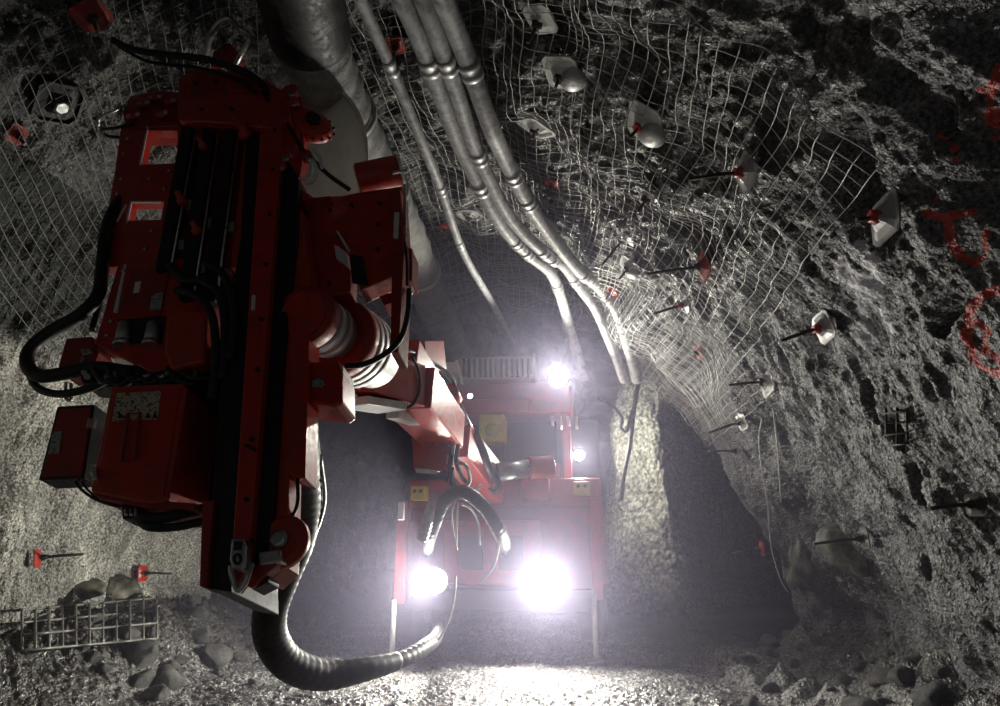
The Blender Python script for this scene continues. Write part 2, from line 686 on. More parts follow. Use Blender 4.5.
ring = [(1002 + 36 * math.cos(t), 332 + 42 * math.sin(t)) for t in np.linspace(1.6, 4.8, 14)]
red_strokes = [([(1000, 70), (990, 92), (992, 112), (1000, 128)], .035), ([(981, 88), (990, 100)], .025), ([(988, 118), (994, 140)], .02), ([(926, 213), (946, 217), (972, 211)], .028),
               ([(936, 200), (934, 150)], .013), ([(946, 217), (952, 243), (960, 256)], .03), ([(960, 256), (976, 264), (986, 250), (986, 232)], .022), ([(940, 130), (945, 140)], .02),
               ([(952, 148), (958, 160)], .022), (ring, .036), ([(975, 322), (988, 330), (984, 352)], .03), ([(988, 352), (1000, 362)], .03)]
white_strokes = [([(845, 268), (852, 276), (858, 284)], .10), ([(862, 246), (868, 262)], .06), ([(868, 262), (875, 276), (872, 292)], .09), ([(858, 284), (860, 302), (862, 314)], .045),
                 ([(862, 330), (865, 340)], .10), ([(882, 312), (886, 322), (891, 330)], .04), ([(868, 300), (864, 316)], .04), ([(776, 222), (790, 250), (805, 285)], .035)]
for nm, st in (('paint_red', red_strokes), ('paint_white', white_strokes)):
    att = wr.data.attributes.new(nm, 'FLOAT', 'POINT')
    att.data.foreach_set('value', stroke_mask(st).astype(np.float32))
# ------------------------------------------------------------------ pipes under the roof
def roof_path(ctrl, z0, z1, gap=.22, n=8):
    pts = []
    N = len(ctrl)
    for i, (x, y) in enumerate(ctrl):
        z = z0 + (z1 - z0) * i / (N - 1)
        p = atz(x, y, z)
        loc, r = hit(x, y)
        if loc is not None:
            dp, dl = (p - CAM).length, (loc - CAM).length
            if dl - gap < dp and loc.y < 9.3:
                p = CAM + (p - CAM) * ((dl - gap) / dp)
        pts.append(p)
    # even out the depths
    ds = [(p - CAM).length for p in pts]
    for _ in range(2):
        ds = [ds[0]] + [min(ds[i], (ds[i - 1] + ds[i] + ds[i + 1]) / 3) for i in range(1, N - 1)] + [ds[-1]]
    pts = [CAM + (p - CAM).normalized() * d for p, d in zip(pts, ds)]
    return pts


def pipe(name, label, ctrl, r, joints, z0=4.62, z1=4.1, group='service pipes under the roof', mat='pipe', ends=None):
    P = roof_path(ctrl, z0, z1)
    P = [P[0] * 2 - P[1]] + P
    C = curve_pts(P, 10)
    o = thing(name, label, 'pipe', P[1], group)
    MB().tube(C, r, 16).build('pipe_run', M[mat], o)
    for j in joints:
        k = int((j + 1) * 10)
        k = max(1, min(len(C) - 2, k))
        t = (C[k + 1] - C[k - 1]).normalized()
        MB().lathe(C[k] - t * .07, t, [(0, r * 1.02), (.004, r * 1.16), (.045, r * 1.16), (.05, r * 1.08), (.09, r * 1.08), (.095, r * 1.16), (.136, r * 1.16), (.14, r * 1.02)], 18).build('coupling', M['galv'], o)
    return o, C


pipe('water_pipe', 'thin pale pipe, nearest the ventilation duct, bending away below the mesh', [(357, -8), (394, 75), (425, 150), (441, 190), (455, 232), (468, 262), (488, 296), (503, 322), (514, 345)], .042, [.9, 3.0, 4.4])
pipe('air_pipe', 'pale grey pipe with rough crust, left edge of the three pipe bundle', [(398, -8), (420, 40), (443, 102), (462, 150), (499, 221), (527, 253), (550, 272), (561, 297), (570, 330), (578, 356), (584, 380)], .066, [1.4, 3.5, 4.6, 5, 6.6])
pipe('air_pipe', 'pale grey pipe in the middle of the three pipe bundle', [(420, -8), (434, 28), (456, 90), (476, 150), (510, 217), (547, 255), (564, 266), (580, 288), (597, 312), (614, 352), (624, 380)], .062, [1.6, 3.1, 4.9, 5.3, 6.7])
pipe('air_pipe', 'thick pale grey pipe on the outer right of the three pipe bundle', [(440, -8), (465, 54), (491, 127), (502, 152), (522, 192), (544, 226), (578, 269), (594, 281), (605, 293), (617, 311), (630, 352), (637, 380)], .072, [1.2, 3.6, 4.3, 6.3, 6.9, 7.6, 8.4])

# ventilation duct
DP = [atz(x, y, z) for x, y, z in ((292, -50, 4.75), (302, 0, 4.75), (318, 60, 4.75), (348, 125, 4.75), (378, 182, 4.75), (407, 243, 4.72), (434, 305, 4.7), (453, 345, 4.68), (470, 380, 4.68))]
du = thing('ventilation_duct', 'big crinkled grey ventilation duct running along the roof behind the red feed', 'duct', DP[1])
DC = curve_pts(DP, 14)
mb = MB()
mb.tube(DC, .255, 26, rfun=lambda t: 1 + .05 * math.sin(t * 190) + .02 * math.sin(t * 417))
mb.build('duct_run', M['duct'], du)
MB().tube(DC[:24], .285, 26, rfun=lambda t: 1 + .012 * math.sin(t * 160)).build('dark_sleeve', M['black'], du, 0, 'dark olive sleeve')
for k in (40, 58, 76, 94):
    mb = MB()
    t = (DC[k + 1] - DC[k - 1]).normalized()
    mb.lathe(DC[k] - t * .03, t, [(0, .262), (.005, .285), (.055, .285), (.06, .262)], 26, False).build('clamp_band', M['galv'], du)
for k in (30, 66):
    MB().tube([DC[k] + V((0, 0, .25)), DC[k] + V((.02, 0, .55))], .008, 6).build('hanger', M['mesh'], du)
# pale curved sheet hanging below the duct
hc = at(322, 150, 5.0)
hr = at(367, 150, 5.0) - hc
hu = at(322, 80, 5.05) - hc
hn = (CAM - hc).normalized()
rows_, cols_ = 14, 40
mb = MB()
vs, fs = [], []
for layer in (0, .03):
    for i in range(rows_ + 1):
        rr = i / rows_
        for k in range(cols_):
            a = 2 * PI * k / cols_
            q = hc + hr * math.cos(a) * rr * (1.0 + .12 * math.sin(a)) + hu * math.sin(a) * rr - hn * ((1 - rr * rr) * .22 + layer) - hr * .18 * math.sin(a) * rr
            vs.append(q)
L = (rows_ + 1) * cols_
for i in range(rows_):
    for k in range(cols_):
        k2 = (k + 1) % cols_
        fs.append([i * cols_ + k, (i + 1) * cols_ + k, (i + 1) * cols_ + k2, i * cols_ + k2])
        fs.append([L + i * cols_ + k, L + i * cols_ + k2, L + (i + 1) * cols_ + k2, L + (i + 1) * cols_ + k])
for k in range(cols_):
    k2 = (k + 1) % cols_
    a, b_ = rows_ * cols_ + k, rows_ * cols_ + k2
    fs.append([a, L + a, L + b_, b_])
mb.add(vs, fs, True)
cloth = M['duct'].copy()
cloth.name = 'thin_duct_cloth'
_nt = cloth.node_tree
_b = _nt.nodes['Principled BSDF']
_t = nd(_nt, 'ShaderNodeBsdfTranslucent')
_t.inputs[0].default_value = (.6, .6, .57, 1)
_m = nd(_nt, 'ShaderNodeMixShader')
_m.inputs[0].default_value = .42
_nt.links.new(_b.outputs[0], _m.inputs[1])
_nt.links.new(_t.outputs[0], _m.inputs[2])
_nt.links.new(_m.outputs[0], _nt.nodes['Material Output'].inputs[0])
hd = thing('duct_hood', 'pale grey dished hood hanging under the ventilation duct behind the feed', 'hood', hc)
mb.build('shell', cloth, hd)
rim = [hc + hr * math.cos(a) * (1 + .12 * math.sin(a)) + hu * math.sin(a) - hr * .18 * math.sin(a) for a in np.linspace(0, 2 * PI, 48, endpoint=False)]
MB().tube(rim, .012, 8, closed=True).build('rim', M['white'], hd)


# ------------------------------------------------------------------ wire mesh pinned over the roof
def mesh_panel(name, label, s0, s1, y0, y1, pitch, off, r, seed, group='steel mesh sheets on the roof', skew=0.0, mat='mesh', sag=.05):
    mb = MB()
    rs = random.Random(seed)

    def P(s, y):
        s = np.asarray(s, float); y = np.asarray(y, float)
        p = np.stack([s * 0 + seed, s, y], 1)
        ofs = off + sag * (1 + gnoise(p * [1, .8, .8])) + .006 * gnoise(p * [1, 3.1, 3.1])
        b = tunnel(s + skew * (y - y0) + .014 * gnoise(p * [1, 1.2, 1.2] + 4), y, 0, 1)
        c = tunnel(s + skew * (y - y0) + .014 * gnoise(p * [1, 1.2, 1.2] + 4), y, 0, 0)
        a = tunnel(s + skew * (y - y0) + .014 * gnoise(p * [1, 1.2, 1.2] + 4), y, 1.0, 0) - c
        return c + a * ofs[:, None] + (b - c) * .35

    st = .06
    for s in np.arange(s0, s1 + .01, pitch):
        yy = np.arange(y0, y1 + .02, st)
        mb.tube([V(q) for q in P(np.full_like(yy, s), yy)], r, 4)
    for y in np.arange(y0, y1 + .01, pitch):
        ss = np.arange(s0, s1 + .02, st)
        mb.tube([V(q) for q in P(ss, np.full_like(ss, y))], r, 4)
    o = mb.build(name, M[mat])
    return tag(o, label, 'wire mesh', group)


SA, SB = s_of_z_right(2.55), s_of_z_left(3.75)
SM1, SM2 = SA + (SB - SA) * .34, SA + (SB - SA) * .66
mesh_panel('mesh_sheet', 'steel mesh sheet over the right haunch, bulging, closest to the red paint marks', SA + .55, SM1 + .1, 3.0, 6.2, .105, .07, .0038, 3, skew=-.04)
mesh_panel('mesh_sheet', 'dense steel mesh sheet curving down to the bright brow of the right wall', SA, SM1 + .05, 6.0, 9.25, .10, .06, .0038, 5, skew=.0)
mesh_panel('mesh_sheet', 'second steel mesh layer lapped over the bright brow of the right wall', SA + .3, SM1 - .1, 6.9, 9.3, .10, .11, .0038, 15, skew=.03)
mesh_panel('mesh_sheet', 'steel mesh sheet on the roof around the nearest stretch of the pipe bundle', SM1, SM2 + .1, 2.9, 6.3, .105, .07, .0038, 8)
mesh_panel('mesh_sheet', 'steel mesh sheet on the roof above the pipe couplings and violet haze', SM1 - .05, SM2, 6.15, 10.5, .105, .06, .0045, 9, skew=.01)
mesh_panel('mesh_sheet', 'steel mesh sheet on the upper left wall beside the feed', SM2 - .05, SB + .25, 3.3, 6.3, .105, .06, .0036, 12, skew=.5, mat='meshdim')
mesh_panel('mesh_sheet', 'steel mesh sheet high on the left behind the ventilation duct', SM2 - .1, SB - .9, 6.2, 10.0, .11, .06, .0045, 13)


# ------------------------------------------------------------------ rock bolts with plates
def rock_bolt(label, px, py, size, plate='galv', nut='bar', bar=.2, roll=0.0, tilt=(0, 0), frame=False, cup=False, group=None, sides=4):
    loc, r = hit(px, py)
    if loc is None:
        return None
    n = smooth_n(loc)
    if px > 690 and tilt == (0, 0):
        tilt = (0, .42)
    n = (n + rt * tilt[0] + up * tilt[1]).normalized()
    x = n.cross(V((0, 1, 0))).normalized()
    y = n.cross(x)
    c, s = math.cos(roll), math.sin(roll)
    x, y = x * c + y * s, y * c - x * s
    b = loc + n * .07
    h = size / 2
    o = thing('rock_bolt', label, 'rock bolt', b, group)
    # dished plate with rounded corners
    mb = MB()
    out = []
    for k in range(sides):
        a0 = (k + .5) * 2 * PI / sides
        for da in (-.16, .16):
            a = a0 + da * 4 / sides
            rr = h * (1.36 if sides == 4 else 1.12)
            out.append((math.cos(a) * rr, math.sin(a) * rr))
    K = len(out)
    ringsp = [(1.0, -.006), (1.0, .004), (.82, .006), (.5, .02), (.3, .045), (.14, .05)] if not frame else [(1.0, -.006), (1.0, .022), (.86, .024), (.8, .006), (.5, .012), (.3, .04), (.14, .045)]
    vs = [b + x * (u * f) + y * (v * f) + n * (z * size / .2) for f, z in ringsp for u, v in out]
    fs = [[j * K + k, j * K + (k + 1) % K, (j + 1) * K + (k + 1) % K, (j + 1) * K + k] for j in range(len(ringsp) - 1) for k in range(K)]
    fs += [list(range(K))[::-1], [(len(ringsp) - 1) * K + k for k in range(K)]]
    mb.add(vs, fs)
    mb.build('plate', M[plate], o)
    MB().lathe(b + n * .03, n, [(0, size * .22), (.015, size * .22), (.03, size * .15), (.05, size * .15)], 6).build('nut', M[nut], o)
    if bar:
        e = b + n * (bar + .05) + V((0, 0, -.03))
        MB().tube([b + n * .02, b + n * (bar * .5) + V((0, 0, -.006)), e], .012, 8).build('bolt_bar', M['bar'], o)
    if cup:
        q = b + x * (h * .7) - y * (h * .3)
        MB().lathe(q + n * .01, (n + x * .4).normalized(), [(0, h * .75), (.02, h * .8), (.05, h * .55), (.06, h * .2)], 16).build('dome_washer', M['galv'], o)
    return o


rock_bolt('bright square bolt plate at the top edge above the pipes', 545, 12, .2, plate='white', bar=.12, roll=.5)
rock_bolt('buckled bolt plate with a round washer below the bright top plate', 566, 66, .24, plate='white', bar=.06, cup=True, roll=.3)
rock_bolt('diamond shaped bolt plate with a raised frame beside the pipes', 540, 118, .27, plate='white', bar=.05, frame=True, roll=.8)
rock_bolt('bent bolt plate with round washer and red nut amid the roof mesh', 651, 118, .25, plate='white', nut='red', bar=.10, cup=True, roll=.2, tilt=(-.2, .2))
rock_bolt('bolt plate with long bar at the lower right corner of the roof mesh', 757, 172, .19, nut='red', bar=.32, roll=.4)
rock_bolt('tall bolt plate with red nut on the dark right wall near the red paint', 899, 219, .22, nut='red', bar=.10, roll=.1)
rock_bolt('red bolt plate with a long dark bar above the bright brow', 712, 266, .20, plate='red_dull', bar=.42, roll=.3)
rock_bolt('bolt plate with pinkish nut left of the white paint marks', 833, 325, .19, nut='red', bar=.28, roll=.1)
rock_bolt('pale bolt plate with long bar below the bright brow', 775, 382, .22, plate='white', bar=.30, roll=.2)
rock_bolt('small bolt plate with bar just above the two white wires', 748, 420, .16, bar=.34)
rock_bolt('thin bolt bar low at the end of the right wall', 742, 452, .12, bar=.30, plate='bar')
rock_bolt('little red bolt plate at the lowest tip of the bright brow', 704, 350, .14, plate='red_dull', bar=.0)
rock_bolt('small red bolt head by the outer pipe under the mesh', 554, 177, .13, plate='red', bar=.08)
rock_bolt('bolt plate with dark bar on the lit brow, upper one', 630, 232, .2, bar=.30)
rock_bolt('bent pale bolt plate on the middle of the lit brow', 634, 262, .22, bar=.12, cup=True)
rock_bolt('red bolt plate at the inner edge of the lit brow', 616, 288, .14, plate='red', bar=.06)
rock_bolt('small bolt plate with bar on the lower part of the lit brow', 694, 303, .15, bar=.26, nut='red')
rock_bolt('six sided mesh plate between the thin pipe and the pipe bundle', 470, 208, .3, bar=.03, frame=True, roll=.4, sides=6)
rock_bolt('flat bolt plate with raised frame behind the outer pipe', 548, 217, .26, bar=.04, frame=True, roll=.1)
rock_bolt('dull grey square bolt plate with raised frame on the upper left wall', 53, 97, .30, plate='blackmetal', nut='galv', bar=.0, frame=True, roll=.55)
rock_bolt('red bolt plate with long bar alone on the pale left wall', 28, 560, .14, plate='red', bar=.30)
rock_bolt('red bolt plate standing over the brown rock lump on the left', 137, 574, .15, plate='red', bar=.30, tilt=(.4, 0))
rock_bolt('small red bolt head near the dull plate on the upper left wall', 10, 130, .13, plate='red_dull', bar=.05)
rock_bolt('red bolt plate in the top left corner above the feed', 88, 8, .2, plate='red_dull', bar=.08)
rock_bolt('small pinkish bolt plate between the thin pipe and the pipe bundle', 397, 38, .14, plate='red', bar=.05)
rock_bolt('tiny red bolt head on the roof beside the thin pipe', 443, 222, .12, plate='red', bar=.05)
rock_bolt('dark bolt plate with bar low on the right wall under the wires', 768, 548, .15, plate='red_dull', bar=.30)
rock_bolt('dark bolt with bar on the smooth rock lump', 874, 538, .15, plate='bar', bar=.34, tilt=(-.2, .3))
rock_bolt('long dark bolt bar low at the far right edge', 985, 505, .12, plate='bar', bar=.30)
rock_bolt('small pale framed plate below the bent bolt plate amid the roof mesh', 655, 188, .2, plate='galv', bar=.1, frame=True, roll=.3)


# ------------------------------------------------------------------ rocks
def rock_bm(seed, r, sub=3, flat=1.0):
    bm = bmesh.new()
    bmesh.ops.create_icosphere(bm, subdivisions=sub, radius=1)
    rs = random.Random(seed)
    pl = [(V((rs.gauss(0, 1), rs.gauss(0, 1), rs.gauss(0, 1))).normalized(), rs.uniform(.55, .85)) for _ in range(9)]
    sx, sy, sz = rs.uniform(.8, 1.3), rs.uniform(.7, 1.1), rs.uniform(.55, .85) * flat
    co = np.array([v.co for v in bm.verts])
    nz = gnoise(co * 2.2 + seed) * .12 + gnoise(co * 6 + seed) * .05
    for v, k in zip(bm.verts, nz):
        p = v.co.copy()
        for n, dd in pl:
            e = p.dot(n) - dd
            if e > 0:
                p -= n * e
        p *= 1 + k
        v.co = V((p.x * sx, p.y * sy, p.z * sz)) * r
    for f in bm.faces:
        f.smooth = True
    me = bpy.data.meshes.new('rock')
    bm.to_mesh(me)
    bm.free()
    me.materials.append(M['rubrock'])
    return me


variants = [rock_bm(s, 1.0, 3) for s in range(8)]
rs = random.Random(5)


def put_rock(x, y, r, label, group, name='broken_rock', z=None):
    o = bpy.data.objects.new(name, variants[rs.randrange(8)])
    COL.objects.link(o)
    o.location = (x, y, (fz(x, y) + r * .32) if z is None else z)
    o.scale = (r, r, r)
    o.rotation_euler = (rs.uniform(-.4, .4), rs.uniform(-.4, .4), rs.uniform(0, 6.28))
    return tag(o, label, 'rock', group)


placed = []


def free(x, y, r):
    for a, b, c in placed:
        if (a - x) ** 2 + (b - y) ** 2 < (.8 * (c + r)) ** 2:
            return False
    placed.append((x, y, r))
    return True


k = 0
while k < 64:
    y = rs.uniform(5.6, 9.6)
    x = -4.55 + abs(rs.gauss(0, .5)) if rs.random() < .7 else rs.uniform(-4.5, -3.0)
    r = rs.choice((.05, .07, .09, .12, .17)) * (1 if x < -3.6 else .6)
    if free(x, y, r):
        put_rock(x, y, r, 'broken grey rock in the rubble heaped along the left wall', 'rubble along the left wall')
        k += 1
k = 0
while k < 56:
    y = rs.uniform(5.4, 9.2)
    x = 2.6 - abs(rs.gauss(0, .45)) if rs.random() < .7 else rs.uniform(1.2, 2.4)
    r = rs.choice((.04, .06, .08, .11, .15)) * (1 if x > 1.9 else .7)
    if free(x, y, r):
        put_rock(x, y, r, 'broken grey rock in the rubble heaped along the right wall', 'rubble along the right wall')
        k += 1


def lump(name, label, px, py, r, seed, mat, sink=.3, stretch=(1, 1, 1)):
    loc, rr = hit(px, py)
    n = smooth_n(loc)
    me = rock_bm(seed, r, 4)
    me.materials.clear()
    me.materials.append(mat)
    o = bpy.data.objects.new(name, me)
    COL.objects.link(o)
    o.location = loc - n * r * sink
    o.scale = stretch
    return tag(o, label, 'rock')


lumpm = rock_mat('smooth_brown_rock', (.07, .068, .05), (.17, .165, .125), 9, .3, .02, .6)
lump('rock_lump', 'smooth brownish rock lump bulging from the right wall under the bolt bar', 856, 552, .36, 31, lumpm, .2, (1, 1, 1.1))
lump('rock_lump', 'narrow dark rock lump at the foot of the white wires', 803, 562, .30, 32, lumpm, .3, (1, 1, 1.5))
lump('rock_lump', 'brown rock lump under the red bolt on the left wall', 116, 594, .31, 33, lumpm, .1, (1, 1, .95))
lump('rock_lump', 'low brown slab leaning beside the black mesh on the left', 88, 590, .2, 34, lumpm, .3, (1, 1, 1))

# dark square mesh low on the left wall
gl = []
mb = MB()
for i in range(4):
    row = []
    for j in range(11):
        loc, r = hit(22 + j * 13.5, 610 + i * 12.5 - j * 1.2 + (3 if i == 3 else 0))
        l2 = BV2.ray_cast(CAM, r)[0]
        row.append(CAM + r * ((l2 - CAM).length - .14))
    gl.append(row)
for i in range(4):
    mb.tube(curve_pts(gl[i], 4), .011, 5)
for j in range(11):
    mb.tube(curve_pts([gl[i][j] for i in range(4)], 4), .011, 5)
tag(mb.build('mesh_strip', M['meshdim']), 'strip of square mesh low on the left wall above the rubble', 'wire mesh')
mb = MB()
for i, yy in enumerate((414, 425, 436, 447)):
    mb.tube([hit(x, yy - (x - 880) * .12)[0] - hit(x, yy)[1] * .06 for x in (884, 896, 908)], .008, 5)
for x in (886, 897, 907):
    mb.tube([hit(x, yy)[0] - hit(x, yy)[1] * .06 for yy in (408, 428, 450)], .008, 5)
tag(mb.build('mesh_scrap', M['bar']), 'small torn scrap of mesh sticking out of the right wall', 'wire mesh')

# white wires
for nm, ctrl, lab in (('hanging_wire', [(773, 408), (777, 440), (779, 470), (781, 502)], 'short white wire hanging on the right wall, the one further right'),
                      ('hanging_wire', [(762, 418), (759, 440), (762, 470), (768, 505), (771, 545), (780, 578), (788, 592)], 'long white wire trailing down the right wall to the rock lump')):
    w3 = [hit(*p) for p in ctrl]
    dmin = [(l - CAM).length - .13 for l, r in w3]
    C = curve_pts([CAM + r * d for (l, r), d in zip(w3, dmin)], 8)
    tag(MB().tube(C, .0075, 6).build(nm, M['wire']), lab, 'wire', 'white wires on the right wall')

# cables hung on the far pillar
for nm, ctrl, lab, rr in (('hanging_cable', [(640, 372, 12.2), (634, 410, 12.2), (630, 445, 12.1), (624, 475, 12.1), (621, 500, 12.1)], 'thick grey cable hanging down the lit rock pillar', .04),
                          ('hanging_cable', [(598, 398, 12.4), (612, 406, 12.3), (622, 418, 12.2), (621, 428, 12.2), (627, 431, 12.2), (630, 418, 12.2), (637, 400, 12.2)], 'looped grey cable strung across to the lit rock pillar', .03)):
    tag(MB().tube(px_curve(ctrl, 8), rr, 8).build(nm, M['pipe']), lab, 'cable', 'cables by the rock pillar')
# ------------------------------------------------------------------ the bolting rig
ROOT = atz(490, 655, 0)
ROOT.z = 0
RIG = thing('bolting_rig', 'red underground bolting rig with raised drill feed, boom and lit headlights', 'mining rig', ROOT)

# feed plane: leans back, seen from below
P0 = at(240, 350, 4.0 * KF)
UU = (rt * ((290 - 500) / F) + up * (953 / F) + fw).normalized()
NN = (-fw - UU * (-fw).dot(UU))
NN = (NN.normalized() - rt * .05).normalized()
NN = (NN - UU * NN.dot(UU)).normalized()
VV = UU.cross(NN).normalized()
if VV.dot(rt) < 0:
    VV = -VV


def fp(px, py, off=0.0):
    r = ray(px, max(py, 68))
    t = (P0 + NN * off * KF - CAM).dot(NN) / r.dot(NN)
    return CAM + ray(px, py) * t


def pz(mb, poly, off, th):
    return mb.prism([fp(x, y, off) for x, y in poly], -NN * th * KF)


def plate(name, poly, off, th, mat, parent, bevel=.006, label=None):
    return pz(MB(), poly, off, th).build(name, M[mat], parent, bevel, label)


def ftube(name, ctrl, r, mat, parent, n=10, k=8, label=None, rfun=None):
    return MB().tube(curve_pts([fp(*c) for c in ctrl], k), r * KF, n, rfun=rfun).build(name, M[mat], parent, 0, label)


def bolts(parent, pts, off, r=.014, mat='blackmetal', h=.014):
    for x, y in pts:
        MB().lathe(fp(x, y, off), NN, [(0, r), (h, r), (h * 1.3, r * .7)], 6).build('bolt', M[mat], parent)


# --- feed rail
feed = plate('feed_beam', [(284, 98), (262, 100), (230, 572), (232, 590), (247, 572), (265, 350)], .16, .10, 'red', RIG, .008)
plate('inner_channel', [(281, 150), (299, 178), (296, 240), (283, 355), (268, 582), (252, 590), (246, 574), (266, 350)], .10, .12, 'blackmetal', feed)
plate('outer_channel', [(247, 108), (264, 100), (252, 250), (231, 570), (231, 592), (206, 588), (214, 470), (222, 350), (240, 240)], .12, .50, 'blackmetal', feed)
rb = plate('side_beam', [(300, 205), (310, 280), (309, 350), (305, 479), (289, 473), (287, 545), (285, 566), (268, 583), (284, 340)], .06, .16, 'red_bright', feed, .008)
plate('edge_strip', [(303, 340), (309, 340), (305, 478), (300, 477)], .075, .03, 'red', rb, .003)
plate('lower_plate', [(202, 500), (214, 500), (206, 588), (199, 586)], .15, .12, 'red_dull', feed)
bolts(feed, [(275, 130), (273, 170), (270, 215), (266, 265), (262, 320), (258, 370), (252, 440), (247, 500)], .162, .010)
ftube('wear_label', [(254, 296, .164), (253, 310, .164)], .012, 'white', feed)
for a, b_ in (((245, 445), (256, 450)), ((250, 540), (262, 544))):
    ftube('hose_clip', [(*a, .17), (*b_, .17)], .008, 'blackmetal', feed)
# shackle and hook at the foot
sh = plate('foot_block', [(231, 540), (234, 537), (243, 538), (246, 545), (245, 566), (241, 571), (232, 568), (229, 560)], .22, .07, 'steel', feed, .008)
MB().tube([fp(237.5 + 3.4 * math.cos(a), 559 + 4.6 * math.sin(a), .222) for a in np.linspace(0, 2 * PI, 20, endpoint=False)], .006, 6, True).build('pin_ring', M['blackmetal'], sh)
plate('slot', [(234, 541), (242, 541), (241, 550), (233, 550)], .225, .02, 'black', sh, .002)
ftube('hook', [(231, 566, .2), (232, 575, .2), (235, 584, .19), (239, 590, .19), (245, 583, .19), (249, 573, .19), (252, 564, .18)], .014, 'steel', feed)
plate('end_foot', [(258, 552), (280, 549), (281, 561), (259, 565)], .15, .1, 'steel', feed)
plate('end_bracket', [(252, 566), (266, 562), (280, 562), (262, 578), (252, 588), (246, 586)], .12, .1, 'red', feed)
dk = MB().lathe(fp(287, 545, .02), NN, [(0, .10), (.02, .115), (.05, .115), (.07, .09)], 26).build('guide_wheel', M['red_bright'], feed, .003)
MB().lathe(fp(287, 545, .02) + NN * .07, NN, [(0, .04), (.02, .04), (.025, .025)], 16).build('hub', M['steel'], dk)
ftube('hose', [(296, 385, -.02), (300, 440, -.04), (296, 455, .02), (298, 500, .0), (291, 520, .03), (292, 535, .08)], .010, 'black', feed)
ftube('hose', [(297, 480, -.05), (297, 508, -.05), (289, 513, -.05), (286, 500, -.05)], .006, 'galv', feed)

# --- head of the feed
head = plate('feed_head', [(178, 120), (178, 80), (190, 69), (246, 66), (262, 78), (286, 92), (290, 118), (272, 128), (225, 122)], .17, .26, 'red', RIG, .012)
plate('head_lip', [(192, 72), (243, 69), (252, 80), (246, 90), (190, 94)], .19, .04, 'red_dull', head)
bolts(head, [(196, 84), (216, 82), (238, 82), (268, 100), (202, 110), (232, 110)], .19, .014)
eye = MB().tube(curve_pts([fp(206, 54, .1), fp(211, 34, .3), fp(220, 21, .35), fp(229, 19, .35), fp(238, 28, .3), fp(249, 36, .25), fp(243, 50, .1), fp(236, 64, .05)], 8), .020, 10).build('lifting_eye', M['steel'], head)
plate('eye_block', [(214, 48), (230, 42), (240, 56), (236, 70), (210, 66)], .0, .08, 'red_dull', head)
ftube('hose', [(112, 40, .35), (135, 50, .3), (170, 55, .28), (210, 60, .25), (245, 72, .24), (262, 85, .22), (266, 94, .2)], .028, 'black', head)
ftube('hose', [(118, 46, .3), (150, 62, .25), (200, 68, .24), (240, 80, .22), (256, 93, .2)], .014, 'blackmetal', head)
# left shoulder with small valves
sho = plate('shoulder_bracket', [(122, 112), (130, 96), (160, 90), (182, 92), (180, 126), (150, 126), (126, 128)], .02, .2, 'red_dull', RIG, .008)
for i, (x, y) in enumerate(((140, 106), (152, 100), (166, 104), (130, 118), (158, 116))):
    MB().cyl(fp(x, y, .02), fp(x + 6, y - 3, .10), .028, .02, 14).build('valve', M['red_bright'], sho)
    MB().cyl(fp(x + 6, y - 3, .10), fp(x + 8, y - 4, .125), .013, n=10).build('fitting', M['steel'], sho)
ftube('hose', [(128, 104, .04), (112, 112, .05), (100, 118, .0), (98, 126, -.05)], .012, 'steel', sho)
ftube('hose', [(134, 124, .06), (115, 128, .08), (102, 130, .02), (108, 136, -.05), (126, 138, -.05)], .014, 'black', sho)

# --- left ladder like frame with two openings
mb = MB()
for poly in ([(122, 122), (190, 120), (188, 130), (121, 131)], [(121, 126), (148, 125), (140, 166), (115, 168)], [(178, 124), (192, 124), (180, 200), (172, 200), (176, 166)],
             [(116, 165), (182, 163), (176, 201), (109, 203)], [(110, 202), (131, 201), (127, 222), (105, 224)], [(164, 201), (178, 200), (172, 221), (160, 222)], [(105, 221), (172, 219), (164, 262), (97, 268)]):
    pz(mb, poly, .0, .08)
fr = mb.build('side_frame', M['red'], RIG, .004)
for a, b_ in (((148, 126), (140, 165)), ((148, 126), (163, 126)), ((131, 202), (127, 222)), ((160, 202), (131, 202)), ((126, 205), (117, 222))):
    ftube('edge_bar', [(*a, .01), (*b_, .01)], .008, 'white', fr)
bolts(fr, [(128, 140), (124, 155), (122, 180), (118, 195), (170, 172), (165, 190), (150, 180), (114, 232), (110, 250), (152, 232), (146, 250)], .0, .012, 'steel')
bp_ = plate('back_panel', [(186, 112), (262, 100), (240, 305), (212, 306), (160, 292)], -.10, .04, 'red_dull', RIG)
for k, (a, b_) in enumerate((((193, 112), (165, 272)), ((214, 118), (188, 300)), ((234, 120), (210, 306)))):
    r = MB().beam(fp(*a, .07), fp(*b_, .07), .085, .07, NN).build('guide_bar', M['blackmetal'], RIG, .006)
    off = 6
    MB().tube([fp(a[0] + off, a[1] + 4, .10), fp(b_[0] + off, b_[1] - 4, .10)], .007, 6).build('edge_wire', M['steel'], r)
    for t in (.55, .8):
        q = (a[0] + (b_[0] - a[0]) * t + 8, a[1] + (b_[1] - a[1]) * t)
        plate('clip', [(q[0], q[1]), (q[0] + 6, q[1] - 1), (q[0] + 5, q[1] + 9), (q[0] - 1, q[1] + 9)], .09, .05, 'steel', r, .003)
plate('bolt_rail', [(244, 142), (251, 141), (238, 266), (230, 268)], .06, .06, 'red_bright', RIG)
MB().tube([fp(252, 150, .02), fp(240, 250, .02)], .026, 12).build('drill_steel', M['steel'], RIG)
